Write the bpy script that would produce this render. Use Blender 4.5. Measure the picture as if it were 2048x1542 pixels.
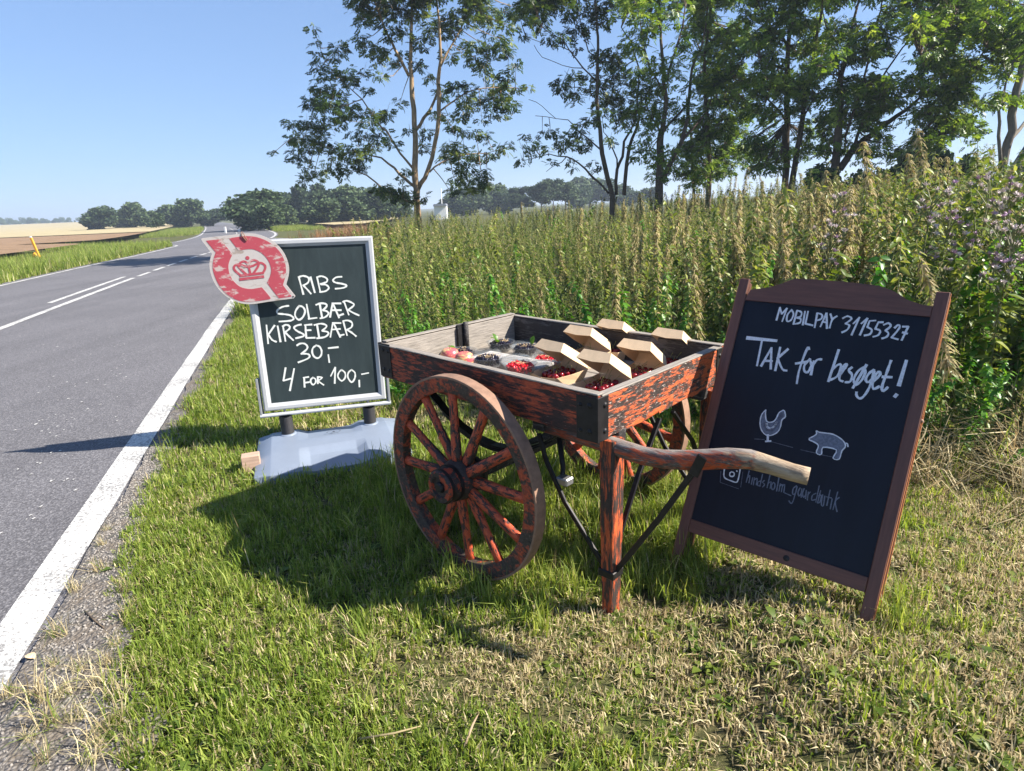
import bpy, bmesh, math, random
import numpy as np
from mathutils import Matrix, Vector
sc = bpy.context.scene
for o in list(bpy.data.objects): bpy.data.objects.remove(o)
C = sc.collection
RNG = np.random.default_rng(7)
random.seed(7)

# ------------------------------------------------------------------ camera
F, PITCH, ROLL, HC = 1225.0, 0.2853, -0.042, 1.45
fw = np.array([0, math.cos(PITCH), -math.sin(PITCH)])
_r = np.array([1.0, 0, 0]); _u = np.cross(_r, fw)
cr = math.cos(ROLL)*_r + math.sin(ROLL)*_u
cu = -math.sin(ROLL)*_r + math.cos(ROLL)*_u
CAM = np.array([0, 0, HC])
camd = bpy.data.cameras.new('camera'); cam = bpy.data.objects.new('camera', camd); C.objects.link(cam)
camd.sensor_width = 36; camd.lens = 36*F/2048; camd.clip_end = 6000; camd.clip_start = 0.05
cam.matrix_world = Matrix(((cr[0], cu[0], -fw[0], 0), (cr[1], cu[1], -fw[1], 0), (cr[2], cu[2], -fw[2], HC), (0, 0, 0, 1)))
sc.camera = cam

# ------------------------------------------------------------------ sky and sun
SUN_EL = math.radians(38.3)
SH = np.array([0.9915, -0.130]); SH /= np.linalg.norm(SH)      # horizontal direction towards the sun
sdir = Vector((SH[0]*math.cos(SUN_EL), SH[1]*math.cos(SUN_EL), math.sin(SUN_EL)))
w = bpy.data.worlds.new('World'); sc.world = w; w.use_nodes = True
nt = w.node_tree; bg = nt.nodes['Background']
sky = nt.nodes.new('ShaderNodeTexSky'); sky.sky_type = 'NISHITA'; sky.sun_disc = False
sky.sun_elevation = SUN_EL; sky.sun_rotation = math.atan2(SH[0], SH[1])
sky.air_density = 1.0; sky.dust_density = 0.0; sky.ozone_density = 3.0; sky.altitude = 0
gm = nt.nodes.new('ShaderNodeGamma'); gm.inputs[1].default_value = 0.5                 # flatter sky, as a phone tones it
tn = nt.nodes.new('ShaderNodeMix'); tn.data_type = 'RGBA'; tn.blend_type = 'MULTIPLY'; tn.inputs[0].default_value = 1; tn.inputs[7].default_value = (0.90, 1.18, 1.66, 1)
nt.links.new(sky.outputs[0], gm.inputs[0]); nt.links.new(gm.outputs[0], tn.inputs[6]); nt.links.new(tn.outputs[2], bg.inputs[0]); bg.inputs[1].default_value = 0.088
sl = bpy.data.lights.new('sun', 'SUN'); sl.energy = 5.0; sl.angle = math.radians(0.53); sl.color = (1, 0.93, 0.82)
so = bpy.data.objects.new('sun', sl); C.objects.link(so)
so.rotation_euler = sdir.to_track_quat('Z', 'Y').to_euler(); so.location = (8, -2, 9)
sc.view_settings.view_transform = 'Standard'; sc.view_settings.look = 'None'
sc.view_settings.exposure = 1.48; sc.view_settings.gamma = 1
sc.render.engine = 'CYCLES'
sc.cycles.max_bounces = 8; sc.cycles.transparent_max_bounces = 12

# ------------------------------------------------------------------ pixel helpers (photo pixels, 2048 wide)
def ray(u, v):
    return fw + cr*(u-1024)/F + cu*(771-v)/F
def at(u, v, Y):
    d = ray(u, v); return CAM + d*(Y/d[1])
def atz(u, v, z):
    d = ray(u, v); return CAM + d*((z-HC)/d[2])
def onplane(u, v, o, n):
    d = ray(u, v); t = np.dot(np.asarray(o)-CAM, n)/np.dot(d, n); return CAM + d*t

# ------------------------------------------------------------------ object helpers
def tag(o, label=None, cat=None, group=None, kind=None):
    if label: o['label'] = label
    if cat: o['category'] = cat
    if group: o['group'] = group
    if kind: o['kind'] = kind
    return o
def empty(name, M, label=None, cat=None, group=None):
    o = bpy.data.objects.new(name, None); C.objects.link(o); o.empty_display_size = 0.1
    o.matrix_world = M if isinstance(M, Matrix) else Matrix.Translation(M)
    return tag(o, label, cat, group)
def link(name, me, parent=None, M=None, mat=None):
    o = bpy.data.objects.new(name, me); C.objects.link(o)
    if parent: o.parent = parent
    if M is not None: o.matrix_local = M if isinstance(M, Matrix) else Matrix.Translation(M)
    if mat: me.materials.clear(); me.materials.append(mat)
    return o
def frame(o, x, y, z):
    return Matrix(((x[0], y[0], z[0], o[0]), (x[1], y[1], z[1], o[1]), (x[2], y[2], z[2], o[2]), (0, 0, 0, 1)))
def basis(p, q, up=(0, 0, 1)):
    """frame at p with x towards q"""
    p = Vector(p); q = Vector(q); x = (q-p).normalized(); up = Vector(up)
    if abs(x.dot(up)) > .98: up = Vector((0, 1, 0))
    y = up.cross(x).normalized(); z = x.cross(y)
    return frame(p, x, y, z), (q-p).length
I4 = Matrix.Identity(4)

class MB:
    def __init__(s): s.v = []; s.f = []; s.m = []; s.t = []
    def add(s, V, Fc, mi=0, tint=.5):
        b = len(s.v); s.v += [tuple(map(float, p)) for p in V]; s.f += [tuple(b+i for i in f) for f in Fc]
        s.m += [mi]*len(Fc); s.t += [tint]*len(V); return s
    def box(s, c, size, bev=0.0, M=None, mi=0, seg=1, sub=0):
        bm = bmesh.new(); bmesh.ops.create_cube(bm, size=1)
        for v in bm.verts: v.co = Vector((v.co.x*size[0], v.co.y*size[1], v.co.z*size[2]))
        if sub:
            L = max(range(3), key=lambda i: size[i])
            es = [e for e in bm.edges if abs((e.verts[0].co-e.verts[1].co)[L]) > size[L]*.9]
            bmesh.ops.subdivide_edges(bm, edges=es, cuts=sub)
        if bev: bmesh.ops.bevel(bm, geom=bm.edges[:], offset=bev, segments=seg, affect='EDGES', profile=.6)
        if M is None: M = I4
        bm.verts.index_update()
        s.add([M @ (v.co+Vector(c)) for v in bm.verts], [[v.index for v in f.verts] for f in bm.faces], mi); bm.free(); return s
    def tube(s, pts, rad, n=8, mi=0, cap=True, sq=None, tint=.5):
        pts = [Vector(p) for p in pts]; k = len(pts)
        if not hasattr(rad, '__len__'): rad = [rad]*k
        prev = None; rings = []; V = []
        for i in range(k):
            t = (pts[min(i+1, k-1)]-pts[max(i-1, 0)]).normalized()
            if prev is None:
                a = Vector((0, 0, 1)) if abs(t.z) < .9 else Vector((0, 1, 0))
                nrm = (a - t*a.dot(t)).normalized()
            else: nrm = (prev - t*prev.dot(t)).normalized()
            prev = nrm; bi = t.cross(nrm)
            for j in range(n):
                a = 2*math.pi*(j+.5)/n
                V.append(pts[i] + (nrm*math.cos(a)*(sq[0] if sq else 1)+bi*math.sin(a)*(sq[1] if sq else 1))*rad[i])
        Fc = [(i*n+j, i*n+(j+1) % n, (i+1)*n+(j+1) % n, (i+1)*n+j) for i in range(k-1) for j in range(n)]
        if cap: Fc += [tuple(range(n-1, -1, -1)), tuple((k-1)*n+j for j in range(n))]
        return s.add(V, Fc, mi, tint)
    def lathe(s, prof, n=24, axis='z', c=(0, 0, 0), mi=0, closed=False):
        V = []
        for r, h in prof:
            for j in range(n):
                a = 2*math.pi*j/n; p = (r*math.cos(a), r*math.sin(a), h)
                if axis == 'y': p = (p[0], p[2], p[1])
                V.append((p[0]+c[0], p[1]+c[1], p[2]+c[2]))
        k = len(prof)
        Fc = [(i*n+j, i*n+(j+1) % n, (i+1)*n+(j+1) % n, (i+1)*n+j) for i in range(k-1) for j in range(n)]
        if closed: Fc += [((k-1)*n+j, (k-1)*n+(j+1) % n, (j+1) % n, j) for j in range(n)]
        if axis == 'y': Fc = [f[::-1] for f in Fc]
        return s.add(V, Fc, mi)
    def prism(s, poly, y0, y1, mi=0, M=None):
        """polygon in x,z extruded in y"""
        n = len(poly); M = M or I4
        a = sum(poly[i][0]*poly[(i+1) % n][1]-poly[(i+1) % n][0]*poly[i][1] for i in range(n))
        if a < 0: poly = poly[::-1]
        V = [M @ Vector((p[0], y0, p[1])) for p in poly]+[M @ Vector((p[0], y1, p[1])) for p in poly]
        Fc = [tuple(range(n)), tuple(range(2*n-1, n-1, -1))]+[(i, i+n, (i+1) % n+n, (i+1) % n) for i in range(n)]
        return s.add(V, Fc, mi)
    def stroke(s, pts, wdt, y=0, th=.0008, mi=0, jit=.22):
        """flat brush stroke in the x,z plane, facing -y"""
        P = [np.array(p, float) for p in pts]
        if len(P) > 2:                                   # smooth
            Q = [P[0]]
            for i in range(len(P)-1):
                p0 = P[max(i-1, 0)]; p1 = P[i]; p2 = P[i+1]; p3 = P[min(i+2, len(P)-1)]
                for t in (1/3, 2/3, 1):
                    Q.append(.5*((2*p1)+(-p0+p2)*t+(2*p0-5*p1+4*p2-p3)*t*t+(-p0+3*p1-3*p2+p3)*t**3))
            P = Q
        n = len(P); V = []
        for i in range(n):
            d = P[min(i+1, n-1)]-P[max(i-1, 0)]; d = d/(np.linalg.norm(d)+1e-9); nn = np.array([-d[1], d[0]])
            ww = wdt*.5*(1+random.uniform(-jit, jit))
            e = -d*wdt*.25 if i == 0 else (d*wdt*.25 if i == n-1 else 0)
            V += [tuple(P[i]+e+nn*ww), tuple(P[i]+e-nn*ww)]
        b = len(V)
        VV = [(p[0], y-th, p[1]) for p in V]+[(p[0], y, p[1]) for p in V]
        Fc = [(2*i, 2*i+2, 2*i+3, 2*i+1) for i in range(n-1)]
        Fc += [(2*i, b+2*i, b+2*i+2, 2*i+2) for i in range(n-1)]+[(2*i+1, 2*i+3, b+2*i+3, b+2*i+1) for i in range(n-1)]
        return s.add(VV, Fc, mi)
    def mesh(s, name, mats=(), smooth=False):
        me = bpy.data.meshes.new(name); me.from_pydata(s.v, [], s.f)
        for m in mats: me.materials.append(m)
        if len(mats) > 1: me.polygons.foreach_set('material_index', s.m)
        if smooth: me.polygons.foreach_set('use_smooth', [True]*len(s.f))
        a = me.attributes.new('tint', 'FLOAT', 'POINT'); a.data.foreach_set('value', s.t)
        me.update(); return me
    def build(s, name, mat, parent=None, M=None, smooth=False):
        return link(name, s.mesh(name, mat if isinstance(mat, (list, tuple)) else [mat], smooth), parent, M)
def smooth_by_angle(o, deg=35):
    me = o.data; me.polygons.foreach_set('use_smooth', [True]*len(me.polygons))
    bm = bmesh.new(); bm.from_mesh(me)
    for e in bm.edges:
        if len(e.link_faces) == 2 and e.calc_face_angle(0) > math.radians(deg): e.smooth = False
    bm.to_mesh(me); bm.free(); return o

def fastmesh(name, V, Fc, mats, mi=None, tint=None, smooth=False):
    """V (n,3), Fc (m,k) uniform polygons"""
    me = bpy.data.meshes.new(name); V = np.asarray(V, np.float32); Fc = np.asarray(Fc, np.int32); k = Fc.shape[1]
    me.vertices.add(len(V)); me.vertices.foreach_set('co', V.ravel())
    me.loops.add(Fc.size); me.loops.foreach_set('vertex_index', Fc.ravel())
    me.polygons.add(len(Fc)); me.polygons.foreach_set('loop_start', np.arange(0, Fc.size, k, dtype=np.int32))
    for m in mats: me.materials.append(m)
    if mi is not None: me.polygons.foreach_set('material_index', np.asarray(mi, np.int32))
    if smooth: me.polygons.foreach_set('use_smooth', np.ones(len(Fc), bool))
    if tint is not None:
        a = me.attributes.new('tint', 'FLOAT', 'POINT'); a.data.foreach_set('value', np.asarray(tint, np.float32))
    me.update(calc_edges=True); me.validate(); return me
def eulers(rx, ry, rz):
    cx, sx, cy, sy, cz, sz = np.cos(rx), np.sin(rx), np.cos(ry), np.sin(ry), np.cos(rz), np.sin(rz)
    R = np.empty((len(rx), 3, 3))
    R[:, 0, 0] = cz*cy; R[:, 0, 1] = cz*sy*sx-sz*cx; R[:, 0, 2] = cz*sy*cx+sz*sx
    R[:, 1, 0] = sz*cy; R[:, 1, 1] = sz*sy*sx+cz*cx; R[:, 1, 2] = sz*sy*cx-cz*sx
    R[:, 2, 0] = -sy; R[:, 2, 1] = cy*sx; R[:, 2, 2] = cy*cx
    return R
def replicate(TV, TF, pos, R, s, tint=None):
    """numpy realised copies of a template"""
    TV = np.asarray(TV); TF = np.asarray(TF); n = len(pos)
    V = np.einsum('nij,kj->nki', R, TV)*np.asarray(s)[:, None, None]+np.asarray(pos)[:, None, :]
    Fc = TF[None]+(np.arange(n)*len(TV))[:, None, None]
    t = np.repeat(tint if tint is not None else np.full(n, .5), len(TV))
    return V.reshape(-1, 3), Fc.reshape(-1, TF.shape[1]), t
_lat = np.random.default_rng(3).random((64, 64))
def vnoise(x, y, f=1.0):
    x = np.asarray(x, float)*f+100; y = np.asarray(y, float)*f+100
    i = np.floor(x).astype(int); j = np.floor(y).astype(int); a = x-i; b = y-j
    a = a*a*(3-2*a); b = b*b*(3-2*b); g = lambda p, q: _lat[p % 64, q % 64]
    return (g(i, j)*(1-a)+g(i+1, j)*a)*(1-b)+(g(i, j+1)*(1-a)+g(i+1, j+1)*a)*b
def sstep(a, b, x):
    t = np.clip((np.asarray(x, float)-a)/(b-a), 0, 1); return t*t*(3-2*t)

# ------------------------------------------------------------------ materials
def newmat(name):
    m = bpy.data.materials.new(name); m.use_nodes = True; nt = m.node_tree
    return m, nt, nt.nodes['Principled BSDF']
def N(nt, t, **kw):
    n = nt.nodes.new(t)
    for k, v in kw.items():
        if k.startswith('i_'): n.inputs[k[2:].replace('_', ' ')].default_value = v
        else: setattr(n, k, v)
    return n
def ramp(nt, stops, interp='LINEAR'):
    r = nt.nodes.new('ShaderNodeValToRGB'); r.color_ramp.interpolation = interp; e = r.color_ramp.elements
    while len(e) < len(stops): e.new(.5)
    for k, (p, c) in enumerate(stops):
        e[k].position = p; e[k].color = (*c, 1) if len(c) == 3 else c
    return r
def g3(v): return (v, v, v)
def coords(nt, scale=(1, 1, 1), src='Object', off=(0, 0, 0)):
    tc = nt.nodes.new('ShaderNodeTexCoord'); mp = nt.nodes.new('ShaderNodeMapping')
    mp.inputs['Scale'].default_value = scale; mp.inputs['Location'].default_value = off
    nt.links.new(tc.outputs[src], mp.inputs['Vector']); return mp.outputs[0]
def noise(nt, vec, scale, detail=6, rough=.6, dist=0):
    n = nt.nodes.new('ShaderNodeTexNoise'); n.inputs['Scale'].default_value = scale
    n.inputs['Detail'].default_value = detail; n.inputs['Roughness'].default_value = rough; n.inputs['Distortion'].default_value = dist
    nt.links.new(vec, n.inputs['Vector']); return n.outputs['Fac']
def bump(nt, h, bs, strength=.4, dist=.01):
    b = nt.nodes.new('ShaderNodeBump'); b.inputs['Strength'].default_value = strength; b.inputs['Distance'].default_value = dist
    nt.links.new(h, b.inputs['Height']); nt.links.new(b.outputs[0], bs.inputs['Normal'])
def mixc(nt, fac, a, b, mode='MIX'):
    m = nt.nodes.new('ShaderNodeMix'); m.data_type = 'RGBA'; m.blend_type = mode
    for sock, x in ((m.inputs[0], fac), (m.inputs[6], a), (m.inputs[7], b)):
        if isinstance(x, (int, float)): sock.default_value = x
        elif isinstance(x, tuple): sock.default_value = (*x, 1)
        else: nt.links.new(x, sock)
    return m.outputs[2]
def plain(name, col, rough=.5, var=.15, scale=20, metal=0, bmp=.1, stretch=(1, 1, 1), bd=.002, spec=.5):
    m, nt, bs = newmat(name); vec = coords(nt, stretch); n = noise(nt, vec, scale, 6, .65)
    r = ramp(nt, [(.25, tuple(c*(1-var) for c in col)), (.75, tuple(min(1, c*(1+var)) for c in col))])
    nt.links.new(n, r.inputs[0]); nt.links.new(r.outputs[0], bs.inputs['Base Color'])
    bs.inputs['Roughness'].default_value = rough; bs.inputs['Metallic'].default_value = metal
    bs.inputs['Specular IOR Level'].default_value = spec
    if bmp: bump(nt, n, bs, bmp, bd)
    return m
def paint(name, amount, col=(.62, .105, .03), grain=(8, 36, 36), sc=1.0, wood=((.012, .010, .010), (.05, .035, .03)), col2=(.40, .05, .02), bare=(.28, .24, .21), bare_amt=.64, edge=.05):
    """weathered paint flaking off old timber; x is along the grain"""
    m, nt, bs = newmat(name); vec = coords(nt, grain); iso = coords(nt, (5, 5, 5))
    n1 = noise(nt, vec, 1.6*sc, 9, .72, .4); n2 = noise(nt, iso, 1.0, 3, .5); n3 = noise(nt, vec, 5*sc, 6, .7)
    mx = N(nt, 'ShaderNodeMath', operation='MULTIPLY_ADD'); mx.inputs[1].default_value = .45
    nt.links.new(n2, mx.inputs[0]); nt.links.new(n1, mx.inputs[2])
    n4 = noise(nt, coords(nt, (grain[0]*.9, grain[1]*4, grain[2]*4)), 1.3*sc, 4, .6)
    m4 = N(nt, 'ShaderNodeMath', operation='MULTIPLY_ADD'); m4.inputs[1].default_value = .34; nt.links.new(n4, m4.inputs[0]); nt.links.new(mx.outputs[0], m4.inputs[2]); mx = m4
    th = .895-(amount-.5)*.36
    msk = ramp(nt, [(th-edge, g3(0)), (th+edge, g3(1))]); nt.links.new(mx.outputs[0], msk.inputs[0])
    wd = ramp(nt, [(.3, wood[0]), (.6, wood[1]), (bare_amt, wood[1]), (bare_amt+.08, bare)]); nt.links.new(n3, wd.inputs[0])
    pc = ramp(nt, [(.3, col2), (.62, col)]); nt.links.new(n3, pc.inputs[0])
    nt.links.new(mixc(nt, msk.outputs[0], wd.outputs[0], pc.outputs[0]), bs.inputs['Base Color'])
    bs.inputs['Roughness'].default_value = .62; bs.inputs['Specular IOR Level'].default_value = .35
    h = N(nt, 'ShaderNodeMath', operation='MULTIPLY_ADD'); h.inputs[1].default_value = .6
    nt.links.new(msk.outputs[0], h.inputs[0]); nt.links.new(n3, h.inputs[2]); bump(nt, h.outputs[0], bs, .55, .003)
    return m
def leafmat(name, lo, mid, hi, transl=.35, rough=.45, rnd=.35):
    """foliage; tint attribute per leaf plus a random value per plant"""
    m, nt, bs = newmat(name); a = N(nt, 'ShaderNodeAttribute', attribute_name='tint')
    oi = nt.nodes.new('ShaderNodeObjectInfo'); ma = N(nt, 'ShaderNodeMath', operation='MULTIPLY_ADD')
    sb = N(nt, 'ShaderNodeMath', operation='SUBTRACT'); sb.inputs[1].default_value = .5
    nt.links.new(oi.outputs['Random'], sb.inputs[0]); ma.inputs[1].default_value = rnd
    nt.links.new(sb.outputs[0], ma.inputs[0]); nt.links.new(a.outputs['Fac'], ma.inputs[2])
    r = ramp(nt, [(.05, lo), (.5, mid), (.95, hi)]); nt.links.new(ma.outputs[0], r.inputs[0])
    nt.links.new(r.outputs[0], bs.inputs['Base Color']); bs.inputs['Roughness'].default_value = rough
    bs.inputs['Specular IOR Level'].default_value = .28
    tr = nt.nodes.new('ShaderNodeBsdfTranslucent'); mx = nt.nodes.new('ShaderNodeMixShader'); mx.inputs[0].default_value = transl
    hs = nt.nodes.new('ShaderNodeHueSaturation'); hs.inputs['Hue'].default_value = .485; hs.inputs['Saturation'].default_value = 1.1; hs.inputs['Value'].default_value = 1.5
    nt.links.new(r.outputs[0], hs.inputs['Color']); nt.links.new(hs.outputs[0], tr.inputs[0])
    out = nt.nodes['Material Output']; nt.links.new(bs.outputs[0], mx.inputs[1]); nt.links.new(tr.outputs[0], mx.inputs[2]); nt.links.new(mx.outputs[0], out.inputs[0])
    return m
M = {}
# --- ground materials
def ground_mat():
    m, nt, bs = newmat('verge_soil'); v = coords(nt)
    n = noise(nt, v, 38, 8, .75); n2 = noise(nt, v, 2.2, 4, .6)
    r = ramp(nt, [(.3, (.030, .024, .014)), (.5, (.085, .075, .036)), (.72, (.24, .20, .11))]); nt.links.new(n, r.inputs[0])
    g = ramp(nt, [(.35, (.040, .052, .016)), (.7, (.10, .12, .035))]); nt.links.new(n, g.inputs[0])
    rr = ramp(nt, [(.42, g3(0)), (.6, g3(1))]); nt.links.new(n2, rr.inputs[0])
    nt.links.new(mixc(nt, rr.outputs[0], g.outputs[0], r.outputs[0]), bs.inputs['Base Color'])
    bs.inputs['Roughness'].default_value = 1; bs.inputs['Specular IOR Level'].default_value = .1; bump(nt, n, bs, .8, .02)
    return m
M['soil'] = ground_mat()
def asphalt_mat():
    m, nt, bs = newmat('asphalt'); v = coords(nt)
    vo = N(nt, 'ShaderNodeTexVoronoi', feature='F1'); vo.inputs['Scale'].default_value = 130; nt.links.new(v, vo.inputs['Vector'])
    n1 = noise(nt, v, 220, 3, .7); n2 = noise(nt, v, .55, 4, .6); n3 = noise(nt, v, 7, 6, .7)
    bw = nt.nodes.new('ShaderNodeRGBToBW'); nt.links.new(vo.outputs['Color'], bw.inputs[0])
    st = ramp(nt, [(.2, (.112, .108, .116)), (.6, (.168, .163, .176)), (.92, (.28, .27, .28))]); nt.links.new(bw.outputs[0], st.inputs[0])
    ds = ramp(nt, [(0, g3(1.0)), (.75, g3(.62))]); nt.links.new(vo.outputs['Distance'], ds.inputs[0])
    c = mixc(nt, 1.0, st.outputs[0], ds.outputs[0], 'MULTIPLY')
    mp = nt.nodes.new('ShaderNodeMapping'); mp.inputs['Rotation'].default_value = (0, 0, -.33); mp.inputs['Scale'].default_value = (1.6, .06, 1); nt.links.new(nt.nodes.new('ShaderNodeTexCoord').outputs['Object'], mp.inputs['Vector'])
    n5 = noise(nt, mp.outputs[0], 1.2, 3, .5); tk = ramp(nt, [(.35, g3(.90)), (.65, g3(1.06))]); nt.links.new(n5, tk.inputs[0]); c = mixc(nt, 1.0, c, tk.outputs[0], 'MULTIPLY')
    lg = ramp(nt, [(.3, g3(.86)), (.7, g3(1.08))]); nt.links.new(n2, lg.inputs[0]); c = mixc(nt, 1.0, c, lg.outputs[0], 'MULTIPLY')
    nt.links.new(c, bs.inputs['Base Color']); bs.inputs['Roughness'].default_value = .85; bs.inputs['Specular IOR Level'].default_value = .3
    bump(nt, vo.outputs['Distance'], bs, .35, .004)
    return m
M['asphalt'] = asphalt_mat()
def roadpaint():
    m, nt, bs = newmat('road_paint'); v = coords(nt); n = noise(nt, v, 70, 6, .75); n2 = noise(nt, v, 3, 4, .6)
    s = N(nt, 'ShaderNodeMath', operation='MULTIPLY_ADD'); s.inputs[1].default_value = .35; nt.links.new(n2, s.inputs[0]); nt.links.new(n, s.inputs[2])
    r = ramp(nt, [(.615, (.19, .185, .18)), (.66, (.46, .45, .43)), (.8, (.58, .57, .55))]); nt.links.new(s.outputs[0], r.inputs[0])
    nt.links.new(r.outputs[0], bs.inputs['Base Color']); bs.inputs['Roughness'].default_value = .7; bump(nt, n, bs, .5, .004); return m
M['roadpaint'] = roadpaint()
def gravel_mat():
    m, nt, bs = newmat('gravel'); v = coords(nt)
    vo = N(nt, 'ShaderNodeTexVoronoi', feature='F1'); vo.inputs['Scale'].default_value = 75; nt.links.new(v, vo.inputs['Vector'])
    bw = nt.nodes.new('ShaderNodeRGBToBW'); nt.links.new(vo.outputs['Color'], bw.inputs[0])
    n2 = noise(nt, v, 6, 6, .7)
    st = ramp(nt, [(.15, (.15, .135, .125)), (.55, (.22, .20, .185)), (.95, (.34, .32, .30))]); nt.links.new(bw.outputs[0], st.inputs[0])
    ds = ramp(nt, [(0, g3(1.0)), (.7, g3(.35))]); nt.links.new(vo.outputs['Distance'], ds.inputs[0])
    c = mixc(nt, 1.0, st.outputs[0], ds.outputs[0], 'MULTIPLY')
    so_ = ramp(nt, [(.45, g3(0)), (.62, g3(.85))]); nt.links.new(n2, so_.inputs[0])
    c = mixc(nt, so_.outputs[0], c, (.13, .105, .08))
    nt.links.new(c, bs.inputs['Base Color']); bs.inputs['Roughness'].default_value = .95; bump(nt, vo.outputs['Distance'], bs, 1.0, -.008); return m
M['gravel'] = gravel_mat()
M['brownfield'] = plain('ripe_rape_field', (.22, .145, .088), 1, .45, .9, 0, .6, (1, 3, 1), .1, .1)
M['wheat'] = plain('wheat_field', (.36, .30, .175), 1, .18, .5, 0, .4, (.3, 1, 1), .05, .1)
# --- foliage
M['grass'] = leafmat('grass_blade', (.070, .120, .014), (.19, .265, .042), (.42, .45, .12), .45, .5)
M['straw'] = leafmat('straw_blade', (.20, .155, .075), (.43, .355, .20), (.62, .54, .34), .30, .7)
M['nettle'] = leafmat('nettle_leaf', (.028, .062, .009), (.105, .155, .024), (.27, .30, .065), .35, .42)
M['seed'] = leafmat('nettle_seed', (.17, .155, .05), (.31, .26, .115), (.46, .37, .20), .2, .8)
M['stemg'] = plain('weed_stem', (.14, .15, .05), .7, .3, 30)
M['vine'] = leafmat('bindweed_leaf', (.020, .080, .010), (.060, .19, .022), (.16, .32, .045), .4, .38)
M['dry'] = leafmat('red_dry_grass', (.12, .05, .025), (.28, .13, .06), (.45, .26, .13), .25, .8)
M['fine'] = leafmat('goldenrod_leaf', (.035, .070, .010), (.110, .165, .026), (.26, .29, .075), .35, .55)
M['petal'] = plain('bindweed_petal', (.8, .8, .8), .6, .05)
M['ash'] = leafmat('ash_leaf', (.012, .030, .010), (.050, .090, .018), (.22, .27, .05), .38, .36, .1)
M['ash2'] = leafmat('ash_leaf_bright', (.022, .058, .010), (.12, .205, .028), (.36, .45, .085), .44, .38, .1)
M['far'] = leafmat('distant_leaf', (.022, .042, .018), (.058, .092, .036), (.12, .165, .065), .15, .7, .3)
M['bark'] = plain('bark', (.30, .21, .12), .9, .45, 6, 0, .8, (3, 3, .8), .03, .2)
M['barkdark'] = plain('bark_dark', (.12, .090, .065), .9, .45, 6, 0, .8, (3, 3, .8), .03, .2)
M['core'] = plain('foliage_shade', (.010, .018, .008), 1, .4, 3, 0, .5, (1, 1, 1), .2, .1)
# --- cart
M['paint_side'] = paint('flaking_orange_side', .40, (.50, .090, .030), col2=(.20, .030, .016), wood=((.010, .008, .008), (.045, .022, .018)))  # sides toned darker than the end board, their shade mixed into the paint
M['paint_end'] = paint('flaking_orange_end', .42, (.62, .135, .036), col2=(.36, .055, .018), grain=(9, 30, 30), bare_amt=.54, bare=(.40, .34, .30))
M['paint_wheel'] = paint('flaking_orange_wheel', .55, (.58, .105, .038), col2=(.26, .032, .018), grain=(12, 24, 24), edge=.02)
M['paint_rim'] = paint('flaking_orange_rim', .40, (.50, .090, .032), col2=(.16, .024, .015), grain=(16, 16, 16), wood=((.012, .010, .010), (.07, .05, .04)))
M['paint_leg'] = paint('flaking_orange_leg', .45, (.62, .125, .034), col2=(.32, .045, .018), grain=(6, 40, 40))
M['handle_raw'] = paint('worn_handle', .45, (.52, .095, .03), col2=(.25, .04, .018), grain=(5, 40, 40), bare=(.30, .255, .22), bare_amt=.46, wood=((.03, .022, .02), (.14, .11, .095)))
def handle_mat(x0, x1):
    """the worn paint, greyed on top and rubbed bare towards the grip"""
    m = M['handle_raw'].copy(); m.name = 'worn_handle_grip'; nt = m.node_tree; bs = nt.nodes['Principled BSDF']; base = bs.inputs['Base Color'].links[0].from_socket
    n = noise(nt, coords(nt, (5, 40, 40), off=(2, 1, 0)), 1.5, 7, .7); n2 = noise(nt, coords(nt, (9, 14, 14)), 1.2, 4, .6)
    ge = nt.nodes.new('ShaderNodeNewGeometry'); sx = nt.nodes.new('ShaderNodeSeparateXYZ'); nt.links.new(ge.outputs['Normal'], sx.inputs[0])
    a = N(nt, 'ShaderNodeMath', operation='MULTIPLY_ADD'); a.inputs[1].default_value = .55; nt.links.new(sx.outputs['Z'], a.inputs[0]); nt.links.new(n, a.inputs[2])
    r = ramp(nt, [(.86, g3(0)), (1.0, g3(1))]); nt.links.new(a.outputs[0], r.inputs[0])
    gw = ramp(nt, [(.3, (.10, .085, .075)), (.55, (.24, .205, .18)), (.75, (.36, .31, .27))]); nt.links.new(n, gw.inputs[0])
    c = mixc(nt, r.outputs[0], base, gw.outputs[0])
    tc = nt.nodes.new('ShaderNodeTexCoord'); s2 = nt.nodes.new('ShaderNodeSeparateXYZ'); nt.links.new(tc.outputs['Object'], s2.inputs[0])
    mr = nt.nodes.new('ShaderNodeMapRange'); mr.inputs['From Min'].default_value = x0; mr.inputs['From Max'].default_value = x1; nt.links.new(s2.outputs['X'], mr.inputs['Value'])
    b = N(nt, 'ShaderNodeMath', operation='MULTIPLY_ADD'); b.inputs[1].default_value = .55; nt.links.new(mr.outputs[0], b.inputs[0]); nt.links.new(n2, b.inputs[2])
    r2 = ramp(nt, [(.74, g3(0)), (.82, g3(1))]); nt.links.new(b.outputs[0], r2.inputs[0])
    bw = ramp(nt, [(.3, (.16, .105, .065)), (.5, (.34, .25, .165)), (.7, (.46, .36, .25))]); nt.links.new(n, bw.inputs[0])
    nt.links.new(mixc(nt, r2.outputs[0], c, bw.outputs[0]), bs.inputs['Base Color']); return m
M['handle_end'] = plain('bare_handle_wood', (.40, .29, .19), .7, .4, 9, 0, .3, (1, 6, 6), .002)
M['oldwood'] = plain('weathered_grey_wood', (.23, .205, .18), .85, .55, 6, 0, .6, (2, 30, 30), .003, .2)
M['darkwood'] = paint('darkened_wood', .25, (.11, .10, .095), col2=(.055, .05, .05), wood=((.012, .011, .012), (.035, .03, .03)), bare=(.20, .18, .17))
M['iron'] = plain('black_iron', (.022, .020, .021), .5, .5, 25, .55, .3)
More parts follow.
